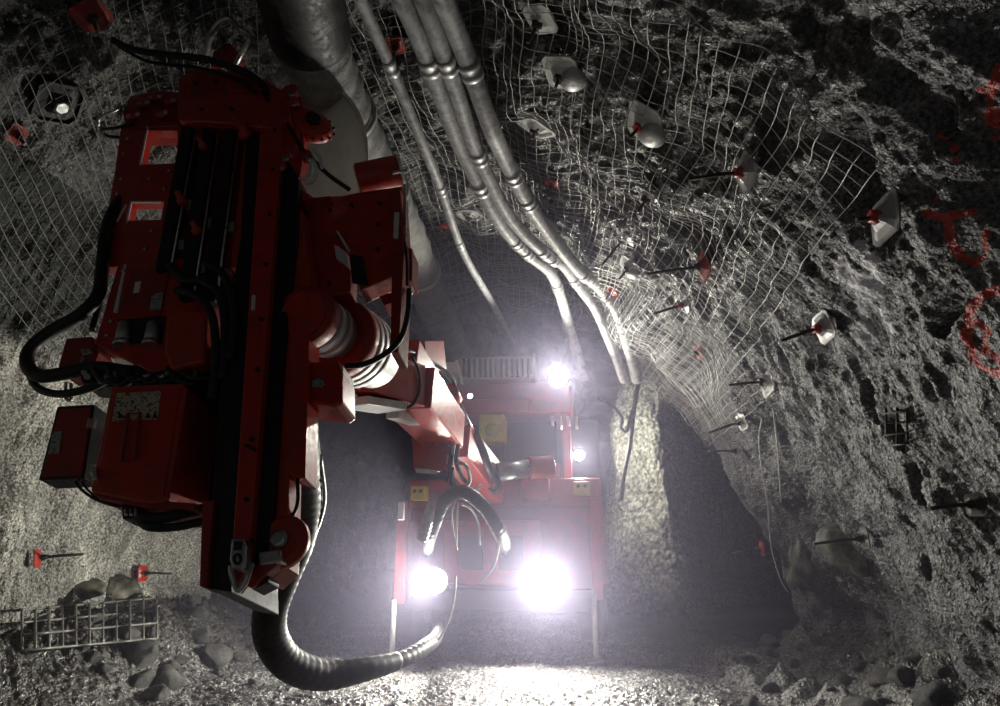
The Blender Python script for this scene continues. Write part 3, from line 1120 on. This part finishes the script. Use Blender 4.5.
for k, (x, y, r_) in enumerate(((247, 138, .05), (240, 128, .035), (205, 150, .03), (184, 205, .03), (199, 235, .03))):
    MB().lathe(fp(x, y, .09), (NN + UU * .4).normalized(), [(0, r_), (.04, r_), (.05, r_ * .6), (.09, r_ * .6)], 14).build('knuckle', M['red_bright'], RIG)

# --- gearbox and carriage in the middle
car = plate('carriage', [(118, 262), (178, 258), (212, 262), (206, 366), (150, 372), (94, 344)], .05, .22, 'red', RIG, .01)
plate('cover_rim', [(124, 264), (126, 264), (117, 312), (113, 312)], .062, .02, 'white', car, .002)
plate('cover', [(130, 268), (170, 266), (160, 316), (119, 314)], .062, .02, 'red_dull', car, .004)
plate('maker_badge', [(135, 282), (141, 281), (139, 292), (133, 293)], .066, .008, 'white', car, .001, 'small white badge')
plate('rating_plate', [(152, 294), (163, 292), (161, 309), (149, 310)], .066, .008, 'greysticker', car, .001, 'grey printed plate')
rec = plate('recess', [(119, 319), (166, 316), (162, 343), (113, 344)], .055, .012, 'black', car, .003)
for x in (124, 153):
    MB().cyl(fp(x, 324, .065), fp(x - 2, 342, .075), .03, .038, 16).build('cylinder', M['galv'], rec)
    MB().lathe(fp(x - 2, 342, .075), fp(x - 3, 347, .075) - fp(x - 2, 342, .075), [(0, .045), (.03, .045)], 16).build('collar', M['steel'], rec)
plate('gearbox', [(166, 316), (182, 308), (206, 310), (204, 362), (170, 370), (163, 350)], .12, .12, 'red_bright', car, .02)
bolts(car, [(124, 272), (112, 322), (108, 336), (176, 270), (196, 272), (198, 300)], .052, .012, 'steel')
ftube('hose', [(170, 266, .1), (185, 280, .14), (205, 282, .14), (222, 300, .14), (226, 340, .14), (222, 380, .12)], .03, 'black', car)
ftube('hose', [(176, 290, .12), (196, 296, .15), (212, 316, .15), (216, 360, .14), (212, 400, .12)], .026, 'black', car)
ftube('hose', [(206, 262, .12), (224, 276, .15), (234, 310, .15), (230, 360, .14)], .024, 'black', car)

# --- outer hose loop on the left
ftube('hose', [(128, 195, -.1), (116, 206, .0), (106, 232, .04), (102, 270, .06), (98, 295, .08), (80, 315, .08), (50, 332, .06), (30, 350, .06), (28, 366, .06), (40, 376, .06), (66, 373, .06), (95, 368, .04), (130, 372, .02)], .042, 'black', RIG, 12, 10)
ftube('hose', [(29, 372, .02), (38, 388, .02), (60, 394, .04), (90, 388, .06), (120, 376, .06), (150, 380, .06)], .024, 'black', RIG, 10, 10)
ftube('hose', [(126, 200, -.12), (113, 226, -.05), (108, 262, -.02), (100, 300, .0), (92, 330, .0)], .02, 'blackmetal', RIG, 10, 8)
# left clamp jaw
jaw = plate('clamp_jaw', [(66, 338), (92, 336), (98, 352), (90, 372), (62, 374), (58, 366)], .02, .16, 'red_dull', RIG, .008)
plate('jaw_tip', [(80, 349), (90, 348), (92, 353), (82, 355)], .05, .05, 'steel', jaw, .004)
ftube('jaw_pin', [(84, 358, .03), (80, 366, .05), (66, 372, .05), (60, 376, .03)], .014, 'steel', jaw)
ftube('jaw_pin', [(66, 383, .0), (66, 398, .02), (71, 399, .02), (71, 384, .0)], .010, 'steel', jaw)
# manifold full of fittings under the carriage
man = plate('hose_manifold', [(76, 366), (205, 362), (207, 388), (110, 386), (82, 384)], .02, .18, 'black', RIG, .01)
rs2 = random.Random(3)
for k in range(22):
    x = 84 + k * 5.4
    y = 366 + rs2.uniform(0, 14)
    MB().cyl(fp(x, y, .02), fp(x + rs2.uniform(-3, 3), y + rs2.uniform(2, 6), .09), rs2.uniform(.010, .018), n=8).build('fitting', M['steel' if k % 3 == 0 else 'galv' if k % 3 == 1 else 'blackmetal'], man)
for k in range(7):
    x = 92 + k * 15
    ftube('hose', [(x, 370 + rs2.uniform(-4, 4), .08), (x + 10, 380 + rs2.uniform(-2, 6), .13), (x + 26, 378 + rs2.uniform(-4, 6), .13), (x + 40, 372 + rs2.uniform(-5, 5), .06)], .014, 'black', man, 8)
ftube('steel_pipe', [(126, 388, .1), (138, 380, .1), (146, 377, .1), (158, 378, .1), (165, 376, .1)], .016, 'steel', man)

# --- control boxes, lower left
box = plate('control_box', [(111, 386), (183, 383), (187, 388), (168, 500), (150, 504), (90, 491)], .16, .36, 'red_bright', RIG, .01)
plate('box_lid', [(114, 390), (180, 387), (163, 497), (150, 499), (95, 487)], .168, .015, 'red', box, .004)
plate('warning_sticker', [(117, 393), (161, 391), (157, 419), (112, 421)], .172, .006, 'sticker', box, .001, 'pale printed warning sticker')
for x in (117, 145):
    for j, dx in enumerate((0, 7)):
        plate('warning_triangle', [(x + dx, 418), (x + dx + 2.6, 412), (x + dx + 5.6, 417.5)], .176, .004, 'black', box, .0005, 'small dark warning triangle')
mb = MB()
hp = [fp(*p, .19) for p in ((128, 414), (140, 413), (134, 459), (121, 460))]
mb.tube(hp, .008, 6, True)
mb.build('handle', M['red_dull'], box)
plate('latch', [(91, 468), (96, 466), (97, 479), (92, 480)], .19, .03, 'steel', box, .003)
plate('box_base', [(90, 491), (150, 504), (168, 501), (196, 503), (194, 508), (150, 509), (96, 497)], .13, .3, 'red_dull', box, .006)
sb = plate('junction_box', [(57, 406), (94, 404), (83, 478), (38, 480)], .02, .14, 'blackmetal', RIG, .008)
plate('door', [(59, 409), (91, 407), (81, 475), (41, 477)], .03, .015, 'red_dull', sb, .004)
plate('rating_plate', [(52, 432), (62, 431), (59, 453), (48, 454)], .036, .006, 'greysticker', sb, .001, 'pale printed plate')
for y in (418, 464):
    plate('hinge', [(88, y), (94, y), (92, y + 9), (86, y + 9)], .045, .03, 'steel', sb, .002)
ftube('cable', [(74, 480, -.05), (82, 490, .0), (95, 499, .04), (112, 505, .06), (124, 506, .06)], .008, 'black', sb)
ftube('cable', [(80, 480, -.05), (90, 492, .0), (104, 503, .05), (122, 505, .06)], .006, 'black', sb)
plate('shade_plate', [(150, 368), (300, 370), (285, 503), (150, 506)], -.20, .03, 'blackmetal', RIG)  # added plate that keeps lamp light off the control box side
ho = plate('hose_bracket', [(121, 504), (140, 505), (142, 518), (122, 519)], .1, .12, 'blackmetal', RIG, .006)
for x in (126, 131, 136):
    ftube('fitting', [(x, 509, .11), (x, 515, .12)], .008, 'steel', ho)
ftube('hose', [(134, 510, .08), (146, 518, .1), (170, 517, .1), (190, 512, .06), (210, 508, .0)], .03, 'black', RIG)
ftube('hose', [(138, 520, .06), (150, 527, .1), (175, 527, .1), (200, 522, .06), (212, 518, .0)], .022, 'black', RIG)
ftube('hose', [(176, 505, .06), (176, 518, .07)], .014, 'black', RIG)

# --- right hand upper mechanism
mech = plate('clamp_bracket', [(284, 92), (298, 88), (302, 104), (304, 150), (300, 176), (303, 190), (314, 198), (330, 196), (300, 200), (284, 200), (276, 150)], .04, .1, 'red_bright', RIG, .006)
plate('link_arm', [(283, 118), (292, 108), (299, 112), (296, 146), (286, 172), (279, 178)], .09, .06, 'red_bright', mech, .006)
for x, y, r_ in ((292, 96, .06), (294, 106, .045), (286, 160, .05), (283, 170, .035), (309, 160, .035)):
    MB().lathe(fp(x, y, .08), NN, [(0, r_), (.05, r_), (.06, r_ * .7)], 20).build('pivot', M['red'], mech, .003)
    MB().lathe(fp(x, y, .14), NN, [(0, r_ * .4), (.02, r_ * .4)], 8).build('pin', M['steel'], mech)
drum = MB().lathe(fp(309, 132, -.06), (NN + VV * .75).normalized(), [(0, .11), (.02, .145), (.05, .15), (.09, .13), (.10, .06)], 30).build('hose_drum', M['red'], RIG, .003)
MB().lathe(fp(309, 132, -.06) + (NN + VV * .75).normalized() * .1, NN + VV * .75, [(0, .05), (.03, .05)], 12).build('hub', M['blackmetal'], drum)
for k, a in enumerate(np.linspace(-1.5, 1.5, 8)):
    q = fp(309, 132, -.06) + (NN + VV * .75).normalized() * .06
    x_, y_ = (VV - NN * .75).normalized(), UU
    q2 = q + (x_ * math.cos(a) + y_ * math.sin(a)) * .15
    MB().lathe(q2, (x_ * math.cos(a) + y_ * math.sin(a)), [(0, .012), (.015, .012)], 8).build('stud', M['blackmetal'], drum)
ftube('hose', [(284, 118, .12), (292, 132, .14), (303, 150, .14), (316, 163, .1), (330, 176, .0), (350, 190, -.1)], .016, 'black', RIG)
for k, (x, y) in enumerate(((303, 152), (309, 156), (314, 150))):
    ftube('white_fitting', [(x, y, .12), (x + 6, y + 8, .12), (x + 8, y + 18, .11), (x + 3, y + 26, .10), (x - 4, y + 27, .1)][:(5 if k < 2 else 3)], .012, 'white', RIG)
# --- cross plate of the rotation unit
cp = plate('cross_plate', [(300, 202), (312, 197), (402, 192), (404, 262), (402, 272), (360, 290), (352, 258), (337, 244), (336, 252), (350, 268), (350, 292), (310, 300), (284, 298), (288, 210)], -.12, .14, 'red', RIG, .008)
plate('slot_lip', [(336, 231), (338, 230), (349, 248), (347, 250)], -.09, .05, 'white', cp, .003)
plate('slot_face', [(334, 244), (346, 252), (349, 268), (336, 258)], -.10, .05, 'white', cp, .003)
plate('hatch', [(349, 254), (362, 256), (368, 284), (352, 282)], -.10, .02, 'black', cp, .003)
plate('side_flange', [(388, 192), (400, 188), (404, 250), (398, 352), (390, 352), (392, 250)], -.06, .2, 'red_dull', cp, .006)
plate('flange_face', [(394, 212), (399, 212), (398, 238), (393, 238)], -.05, .06, 'white', cp, .003)
ftube('rod', [(405, 185, -.1), (404, 250, -.1), (397, 310, -.1)], .012, 'steel', cp)
ftube('rod', [(399, 225, -.08), (404, 240, -.08), (407, 262, -.08), (407, 285, -.08)], .009, 'black', cp)
plate('lamp_bracket', [(394, 249), (412, 248), (412, 280), (394, 280)], -.2, .16, 'red_dull', cp, .005)
plate('bracket_foot', [(397, 281), (412, 280), (408, 286), (398, 287)], -.22, .1, 'white', cp, .003)
bolts(cp, [(306, 212), (330, 210), (352, 206), (380, 204), (306, 240), (306, 270), (378, 225), (378, 250), (330, 284)], -.12, .013)
plate('spacer', [(379, 296), (400, 289), (402, 300), (384, 305)], -.2, .12, 'red_bright', cp, .004)
# drum on top right
a = fp(357, 181, -.25); b_ = fp(399, 172, -.30)
cy = MB().lathe(a, b_ - a, [(0, .09), (.01, .115), ((b_ - a).length - .02, .115), ((b_ - a).length, .105)], 30).build('slewing_cylinder', M['red_bright'], RIG, .003)
MB().lathe(b_, b_ - a, [(0, .12), (.02, .12), (.025, .07)], 28).build('end_cap', M['white'], cy)
ftube('cylinder_rod', [(392, 173, -.2), (402, 171, -.2), (408, 171, -.2)], .012, 'steel', cy)
plate('cylinder_saddle', [(360, 192), (402, 186), (403, 198), (312, 206), (340, 196)], -.2, .16, 'red_dull', cy, .006)

# --- rotation unit: two stubby drums in line with the boom
A = at(303, 314, 3.95 * KF)
B = at(366, 356, 4.75 * KF)
AX = (B - A).normalized()
LN = (B - A).length
rot = MB().lathe_k(A, AX, [(0, .15), (.01, .185), (.10, .19), (.12, .18)], 40).build('rotation_unit', M['red_dull'], RIG, .004)
MB().lathe_k(A - AX * .012, AX, [(0, .14), (.014, .15)], 36).build('face_plate', M['red'], rot)
MB().lathe_k(A + AX * KF * .12, AX, [(0, .172), (.10, .176), (.105, .165), (.12, .165), (.125, .178), (.19, .178), (.195, .16), (.30, .16)], 40).build('steel_collar', M['galv'], rot)
MB().lathe_k(A + AX * KF * .40, AX, [(0, .20), (.02, .262), (.10, .268), (.12, .25)], 44).build('drum', M['red_dull'], rot, .004)
MB().lathe_k(A + AX * KF * .51, AX, [(0, .262), (.06, .272), (.065, .258), (.075, .272), (.13, .276), (.135, .262), (.145, .276), (.21, .276), (.22, .22), (.5, .2)], 44).build('ribbed_ring', M['galv'], rot)
ftube('hose', [(346, 366, .0), (365, 364, .02), (388, 352, .0), (402, 335, -.05), (408, 312, -.1), (409, 290, -.15)], .017, 'black', rot)
lb = plate('drum_mount', [(303, 362), (338, 360), (342, 372), (342, 402), (336, 406), (306, 402)], .02, .22, 'red', RIG, .012)
plate('mount_edge', [(338, 362), (343, 366), (343, 403), (338, 405)], .0, .18, 'white', lb, .004)
plate('mount_label', [(312, 378), (324, 378), (324, 387), (312, 387)], .026, .006, 'greysticker', lb, .001, 'small grey label')
# ------------------------------------------------------------------ boom; its white plates put lamp-lit faces into the colour
def quad_beam(name, a, b, wa, ha, wb, hb, mat, parent, bevel=.01, upv=V((0, 0, 1))):
    return MB().beam(a, b, wa, ha, upv, wb, hb).build(name, M[mat], parent, bevel)


j0 = at(352, 372, 4.75)
j1 = at(408, 388, 5.4)
j2 = at(446, 432, 6.3)
j3 = at(478, 478, 7.6)
head_b = quad_beam('boom_head', j0, j1, .38, .30, .34, .34, 'red', RIG, .012)
MB().beam(at(352, 402, 4.75), at(392, 408, 5.1), .30, .06).build('boom_foot', M['white'], head_b, .006)
for k, (x, y, d) in enumerate(((358, 396, 4.8), (372, 398, 4.9), (384, 402, 5.0), (366, 386, 4.85))):
    MB().cyl(at(x, y, d) - fw * .12, at(x, y, d) - fw * .16, .028, n=12).build('bolt', M['white'], head_b)
boom = quad_beam('boom_arm', j1, j2, .42, .36, .36, .34, 'red', RIG, .015)
quad_beam('upper_cover', at(400, 352, 5.3), at(436, 402, 6.1), .30, .22, .26, .2, 'red', boom, .012)
quad_beam('side_plate', at(418, 372, 5.5), at(447, 408, 6.3), .26, .05, .22, .05, 'white', boom, .004)
quad_beam('top_box', at(416, 358, 6.0), at(436, 356, 6.4), .2, .3, .2, .28, 'red_bright', boom, .01)
quad_beam('lower_strut', at(392, 412, 5.2), at(428, 424, 6.0), .1, .1, .1, .1, 'white', boom, .006)
knee = MB().prism([at(*p, 6.15) for p in ((410, 398), (438, 414), (450, 432), (452, 466), (440, 472), (414, 470))], (at(430, 440, 6.5) - at(430, 440, 6.15))).build('boom_knee', M['red'], RIG, .012)
MB().prism([at(*p, 6.12) for p in ((415, 468), (437, 470), (437, 474), (416, 473))], fw * .3).build('knee_edge', M['white'], knee, .003)
MB().prism([at(*p, 6.1) for p in ((446, 412), (452, 408), (457, 424), (453, 466), (446, 464), (448, 440))], fw * .06).build('knee_rib', M['white'], knee, .003)
for x, y in ((429, 442), (445, 450)):
    MB().cyl(at(x, y, 6.13), at(x, y, 6.06), .05, n=18).build('pivot_pin', M['red_dull'], knee)
lower = quad_beam('lower_boom', at(455, 440, 6.4), at(490, 486, 7.7), .28, .34, .34, .42, 'red', RIG, .012)
rod = MB().cyl(at(453, 396, 6.2), at(494, 486, 7.3), .05, .05, 18).build('lift_cylinder', M['steel'], RIG)
MB().cyl(at(470, 432, 6.6), at(495, 488, 7.32), .085, .085, 20).build('barrel', M['blackmetal'], rod)
MB().cyl(at(449, 388, 6.17), at(455, 402, 6.24), .075, n=18).build('rod_eye', M['red'], rod)
ext = MB().cyl(at(494, 473, 7.2), at(530, 468, 7.5), .10, .10, 22).build('swing_cylinder', M['steel'], RIG)
MB().lathe(at(528, 468, 7.5), rt * .9 + fw * .3, [(0, .12), (.03, .13), (.28, .13), (.30, .09)], 24).build('gland', M['red_bright'], ext, .003)
MB().lathe(at(496, 474, 7.2), -rt, [(0, .1), (.02, .13), (.08, .13), (.1, .06)], 20).build('rod_eye', M['red_dull'], ext)
# hoses along the boom
for k, (ctrl, r) in enumerate((
        ([(400, 352, 5.0), (412, 352, 5.2), (432, 362, 5.8), (452, 378, 6.1), (456, 396, 6.2), (452, 420, 6.2), (456, 450, 6.3), (462, 480, 6.6)], .016),
        ([(412, 356, 5.1), (419, 372, 5.2), (419, 392, 5.2), (412, 405, 5.1), (402, 408, 5.0), (395, 400, 4.95)], .012),
        ([(452, 420, 6.1), (458, 440, 6.1), (456, 462, 6.1), (462, 476, 6.2), (470, 488, 6.3), (464, 492, 6.3), (454, 484, 6.3), (452, 468, 6.2)], .020),
        ([(455, 462, 6.1), (466, 466, 6.1), (470, 480, 6.2), (462, 490, 6.2), (452, 488, 6.2)], .018),
        ([(452, 455, 6.1), (449, 475, 6.1), (456, 492, 6.2), (470, 494, 6.3), (480, 486, 6.5)], .018),
        ([(436, 410, 6.0), (450, 432, 6.0), (449, 462, 6.05), (446, 482, 6.1)], .012),
        ([(494, 470, 7.1), (499, 482, 7.1), (495, 492, 7.1), (488, 486, 7.1)], .022))):
    MB().tube(px_curve(ctrl, 8), r, 8).build('boom_hose', M['black' if k != 3 else 'galv'], RIG)
# arched hose over the nose of the carrier
MB().tube(px_curve([(428, 552, 7.75), (429, 540, 6.6), (434, 524, 6.2), (444, 502, 6.1), (463, 492, 6.1), (484, 507, 6.1), (497, 527, 6.2), (503, 540, 6.6), (505, 550, 7.75)], 12), .065, 14, rfun=lambda t: 1 + .04 * math.sin(t * 180)).build('arched_hose', M['black'], RIG)
# thin light loops hanging under the boom
for ctrl in ([(456, 500, 6.2), (452, 512, 6.2), (453, 530, 6.2), (457, 550, 6.2)], [(458, 502, 6.2), (457, 525, 6.2), (456, 548, 6.2)], [(462, 504, 6.2), (472, 510, 6.3), (479, 525, 6.4), (480, 545, 6.4)],
             [(498, 520, 6.5), (499, 545, 6.5), (494, 566, 6.5), (482, 582, 6.4)], [(456, 575, 6.2), (454, 600, 6.2), (447, 625, 6.2), (434, 646, 6.1), (424, 656, 6.0)]):
    MB().tube(px_curve(ctrl, 8), .010, 6).build('thin_cable', M['white'], RIG)
# big trailing hose
BH = px_curve([(297, 400, 3.75), (303, 440, 3.95), (305, 475, 4.25), (304, 510, 4.45), (296, 545, 4.5), (281, 580, 4.5), (270, 612, 4.5), (272, 640, 4.55), (290, 664, 4.65), (325, 675, 4.85), (370, 668, 5.1), (405, 658, 5.45), (424, 647, 5.8), (434, 640, 6.3), (438, 632, 6.9), (440, 622, 7.5)], 14)
bh = MB().tube(BH[:int(len(BH) * .72)], .115, 16, rfun=lambda t: (1.0 + .02 * math.sin(t * 300)) * (.62 + .38 * min(1, t * 4 + .1)) * (1 - .38 * max(0, t - .8) / .2)).build('trailing_hose', M['black'], RIG)
MB().tube(BH[int(len(BH) * .72) - 1:], .065, 14, rfun=lambda t: 1.0 + .06 * math.sin(t * 260)).build('hose_sleeve', M['black'], RIG)
MB().tube(curve_pts([BH[20] + rt * .10, BH[40] + rt * .13, BH[60] + rt * .10 + up * .05, BH[80] + up * .12], 10), .012, 6).build('tie_cord', M['galv'], bh)
sl = px_curve([(438, 495, 6.15), (432, 508, 6.1), (427, 522, 6.1), (422, 540, 6.1)], 12)
MB().tube(sl, .055, 14, rfun=lambda t: 1 + .10 * math.sin(t * 150)).build('corrugated_sleeve', M['galv'], RIG)

# ------------------------------------------------------------------ carrier
def cpos(px, py, d=8.2):
    return at(px, py, d)


def cbox(name, x0, y0, x1, y1, d, depth, mat, parent, bevel=.015, label=None):
    """upright box given by the photo outline of its front, d ahead"""
    a = at((x0 + x1) / 2, y1, d); t = at((x0 + x1) / 2, y0, d)
    l = at(x0, (y0 + y1) / 2, d); r = at(x1, (y0 + y1) / 2, d)
    w = (r - l).length / 2
    zb, zt = a.z, t.z
    c = V(((l.x + r.x) / 2, a.y + depth / 2, (zb + zt) / 2))
    return MB().box(c, V((w, 0, 0)), V((0, 0, (zt - zb) / 2)), V((0, depth / 2, 0))).build(name, M[mat], parent, bevel, label)


chas = cbox('chassis', 402, 505, 592, 612, 7.9, 4.0, 'red_dull', RIG, .04)
cbox('bumper', 398, 590, 598, 612, 7.7, .5, 'blackmetal', chas, .02)
cbox('nose_panel', 440, 520, 540, 585, 7.75, .35, 'red', chas, .02)
for x in (470, 510):
    cbox('nose_grille', x - 12, 535, x + 12, 570, 7.7, .06, 'blackmetal', chas, .006)
cbox('left_wing', 394, 520, 408, 598, 7.65, 1.2, 'red', chas, .02)
cbox('right_wing', 586, 500, 606, 585, 8.1, 1.5, 'red', chas, .02)
cbox('deck', 405, 478, 600, 508, 8.3, 3.2, 'red', chas, .03)
bx = cbox('boom_base', 520, 462, 548, 500, 7.9, .6, 'red_bright', chas, .02)
for x0, x1 in ((398, 414), (584, 600)):
    wz = at((x0 + x1) / 2, 620, 8.6)
    for dy in (.3, 2.2):
        wh = MB().lathe(V((wz.x - .2, wz.y + dy, .5)), V((1, 0, 0)), [(0, .30), (.02, .42), (.08, .5), (.32, .5), (.38, .42), (.40, .30)], 34).build('wheel', M['black'], RIG, .006)
        MB().lathe(V((wz.x - .21, wz.y + dy, .5)), V((1, 0, 0)), [(0, .26), (.42, .26)], 24).build('rim', M['red_dull'], wh)
# stabiliser jacks
for x, yt in ((396, 600), (596, 596)):
    g = at(x, 655, 7.35)
    top = at(x, yt, 7.35)
    jk = MB().cyl(V((g.x, top.y, top.z)), V((g.x, top.y, .06)), .028, n=16).build('jack_leg', M['white'], RIG)
    MB().cyl(V((g.x, top.y, .06)), V((g.x, top.y, .0)), .11, n=20).build('jack_pad', M['steel'], jk)
    cbox('jack_sleeve', x - 5, yt - 100, x + 6, yt + 4, 7.35, .14, 'red', jk, .01)
# yellow blocks
for nm, x0, y0, x1, y1, d in (('reflector_block', 410, 486, 425, 500, 7.4), ('reflector_block', 573, 481, 590, 495, 8.0)):
    yb = cbox(nm, x0, y0, x1, y1, d, .16, 'yellow', RIG, .01, 'yellow block')
    for q in (.3, .7):
        MB().cyl(at(x0 + (x1 - x0) * q, (y0 + y1) / 2 - 2, d - .09), at(x0 + (x1 - x0) * q, (y0 + y1) / 2 - 2, d - .12), .02, n=10).build('screw', M['blackmetal'], yb)
cbox('side_grip', 397, 502, 403, 520, 7.3, .06, 'white', RIG, .01)
# canopy and cab
can = cbox('canopy_roof', 452, 378, 572, 414, 8.9, 2.4, 'red', RIG, .05)
cbox('canopy_edge', 452, 398, 530, 413, 8.75, .2, 'red_bright', can, .02)
g = cbox('canopy_vent', 456, 354, 535, 380, 8.8, .9, 'galv', can, .04)
for k in range(13):
    x = 462 + k * 5.4
    cbox('vent_fin', x, 357, x + 2.2, 376, 8.36, .06, 'blackmetal', g, .004)
cbox('vent_side', 440, 361, 456, 372, 8.7, .6, 'white', can, .01)
MB().cyl(at(456, 360, 8.4), at(462, 384, 8.4), .02, n=10).build('vent_stay', M['white'], g)
MB().cyl(at(534, 353, 8.4), at(531, 374, 8.4), .02, n=10).build('vent_stay', M['white'], g)
for x in (462, 566):
    a = at(x, 414, 8.9); b_ = at(x, 490, 8.9)
    MB().beam(V((a.x, a.y, a.z)), V((a.x, a.y, b_.z)), .12, .12, V((0, 1, 0))).build('canopy_post', M['red'], RIG, .015)
cab = cbox('cab', 500, 415, 600, 500, 9.9, 1.6, 'blackmetal', RIG, .05)
cbox('cab_window', 505, 420, 556, 465, 9.0, .05, 'glass', cab, .01)
cbox('cab_trim', 500, 463, 560, 480, 9.05, .1, 'red', cab, .01)
cbox('control_panel', 478, 412, 504, 442, 8.6, .3, 'yellow', RIG, .02, 'yellow green panel')
MB().ball(at(492, 430, 8.35), .09, 14).build('beacon', M['green'], RIG)
for k in range(4):
    x = 552 + k * 8
    MB().cyl(at(x, 416, 8.6), at(x + 1, 426 + (k % 2) * 3, 8.6), .022, n=10).build('gauge', M['steel'], RIG)


# lamps: bucket, bright lens, radial guard bars
def lamp(name, p, r, d, lens, guard, label=None):
    d = V(d).normalized()
    h = MB().lathe(p - d * .16, d, [(0, r * .5), (.03, r * .8), (.12, r * 1.05), (.17, r * 1.1), (.17, r * 1.0), (.14, r * .95)], 30).build(name, M['blackmetal'], RIG, 0, label)
    MB().lathe(p - d * .02, d, [(0, r * .93), (.012, r * .85), (.022, r * .5), (.026, .001)], 30, False).build('lens', lens, h)
    return h


LENS = emit_mat('lamp_lens', (1, .985, .95), 60)
SMALL = emit_mat('small_lamp_lens', (1, .97, .9), 25)
# ------------------------------------------------------------------ light, haze, view
def lamp_light(name, loc, direction, power, spread=165, size=.05, col=(1, .96, .87), blend=.5, vol=1.0):
    l = bpy.data.lights.new(name, 'SPOT')
    l.energy = power
    l.color = col
    l.spot_size = math.radians(spread)
    l.spot_blend = blend
    l.shadow_soft_size = size
    l.volume_factor = vol
    o = bpy.data.objects.new(name, l)
    COL.objects.link(o)
    o.location = loc
    o.rotation_mode = 'QUATERNION'
    o.rotation_quaternion = V(direction).to_track_quat('-Z', 'Y')
    return o


HL = [at(435, 581, 7.30), at(545, 580, 7.25)]
TOP = at(558, 378, 8.25)
MID = at(579, 455, 8.9)
for p, w, r, sx in zip(HL, (260, 270), (.14, .20), (-.8, -.05)):
    lamp('headlight', p, r, (0, -1, .1), LENS, True)
    lamp_light('headlight_beam', p + V((0, -.10, .01)), (sx, -.85, -.05 if sx < -.5 else -.35), w * 1.5, 160 if sx < -.5 else 168, blend=1.0 if sx < -.5 else .85)
lamp('roof_lamp', TOP, .12, (0, -1, .0), LENS, True)
lamp_light('roof_lamp_beam', TOP + V((0, -.1, 0)), (.3, -.8, .3), 190, 176, blend=.4)
lamp('cab_lamp', MID, .075, (0, -1, .0), LENS, True)
lamp_light('cab_lamp_beam', MID + V((0, -.08, 0)), (.3, -.5, 0), 90, 178)
lamp('indicator', at(470, 396, 8.3), .035, (0, -1, 0), SMALL, False)
# unseen lamp added behind the cab to light the far pillar
WK = at(586, 440, 12.3)
lamp('pillar_fill_lamp', WK, .08, (.6, .7, -.1), LENS, False)
lamp_light('pillar_fill_beam', WK + V((.10, .12, -.02)), (.75, .7, -.1), 170, 140)

w = bpy.data.worlds.new('world')
SC.world = w
w.use_nodes = True
w.node_tree.nodes['Background'].inputs[0].default_value = (.9, .92, 1, 1)
w.node_tree.nodes['Background'].inputs[1].default_value = .085

hz = MB().box((.8, 14.3, 2.6), V((7.6, 0, 0)), V((0, 9.8, 0)), V((0, 0, 3.1))).build('haze', M['red'])
hm = bpy.data.materials.new('dusty_haze')
hm.use_nodes = True
nt = hm.node_tree
nt.nodes.clear()
out = nd(nt, 'ShaderNodeOutputMaterial')
vs = nd(nt, 'ShaderNodeVolumeScatter')
vs.inputs['Color'].default_value = (.70, .66, .93, 1)
vs.inputs['Density'].default_value = .042
vs.inputs['Anisotropy'].default_value = .6
nt.links.new(vs.outputs[0], out.inputs['Volume'])
hz.data.materials.clear()
hz.data.materials.append(hm)
hz['kind'] = 'stuff'
hz['label'] = 'pale violet dusty haze hanging around the rig lamps'

SC.view_settings.view_transform = 'Standard'
SC.view_settings.look = 'None'
SC.view_settings.exposure = 0
SC.view_settings.gamma = 1
SC.view_settings.use_curve_mapping = False
SC.cycles.max_bounces = 6
SC.cycles.diffuse_bounces = 3
SC.cycles.glossy_bounces = 3
SC.cycles.volume_bounces = 0
SC.cycles.sample_clamp_indirect = 4
SC.cycles.use_denoising = True
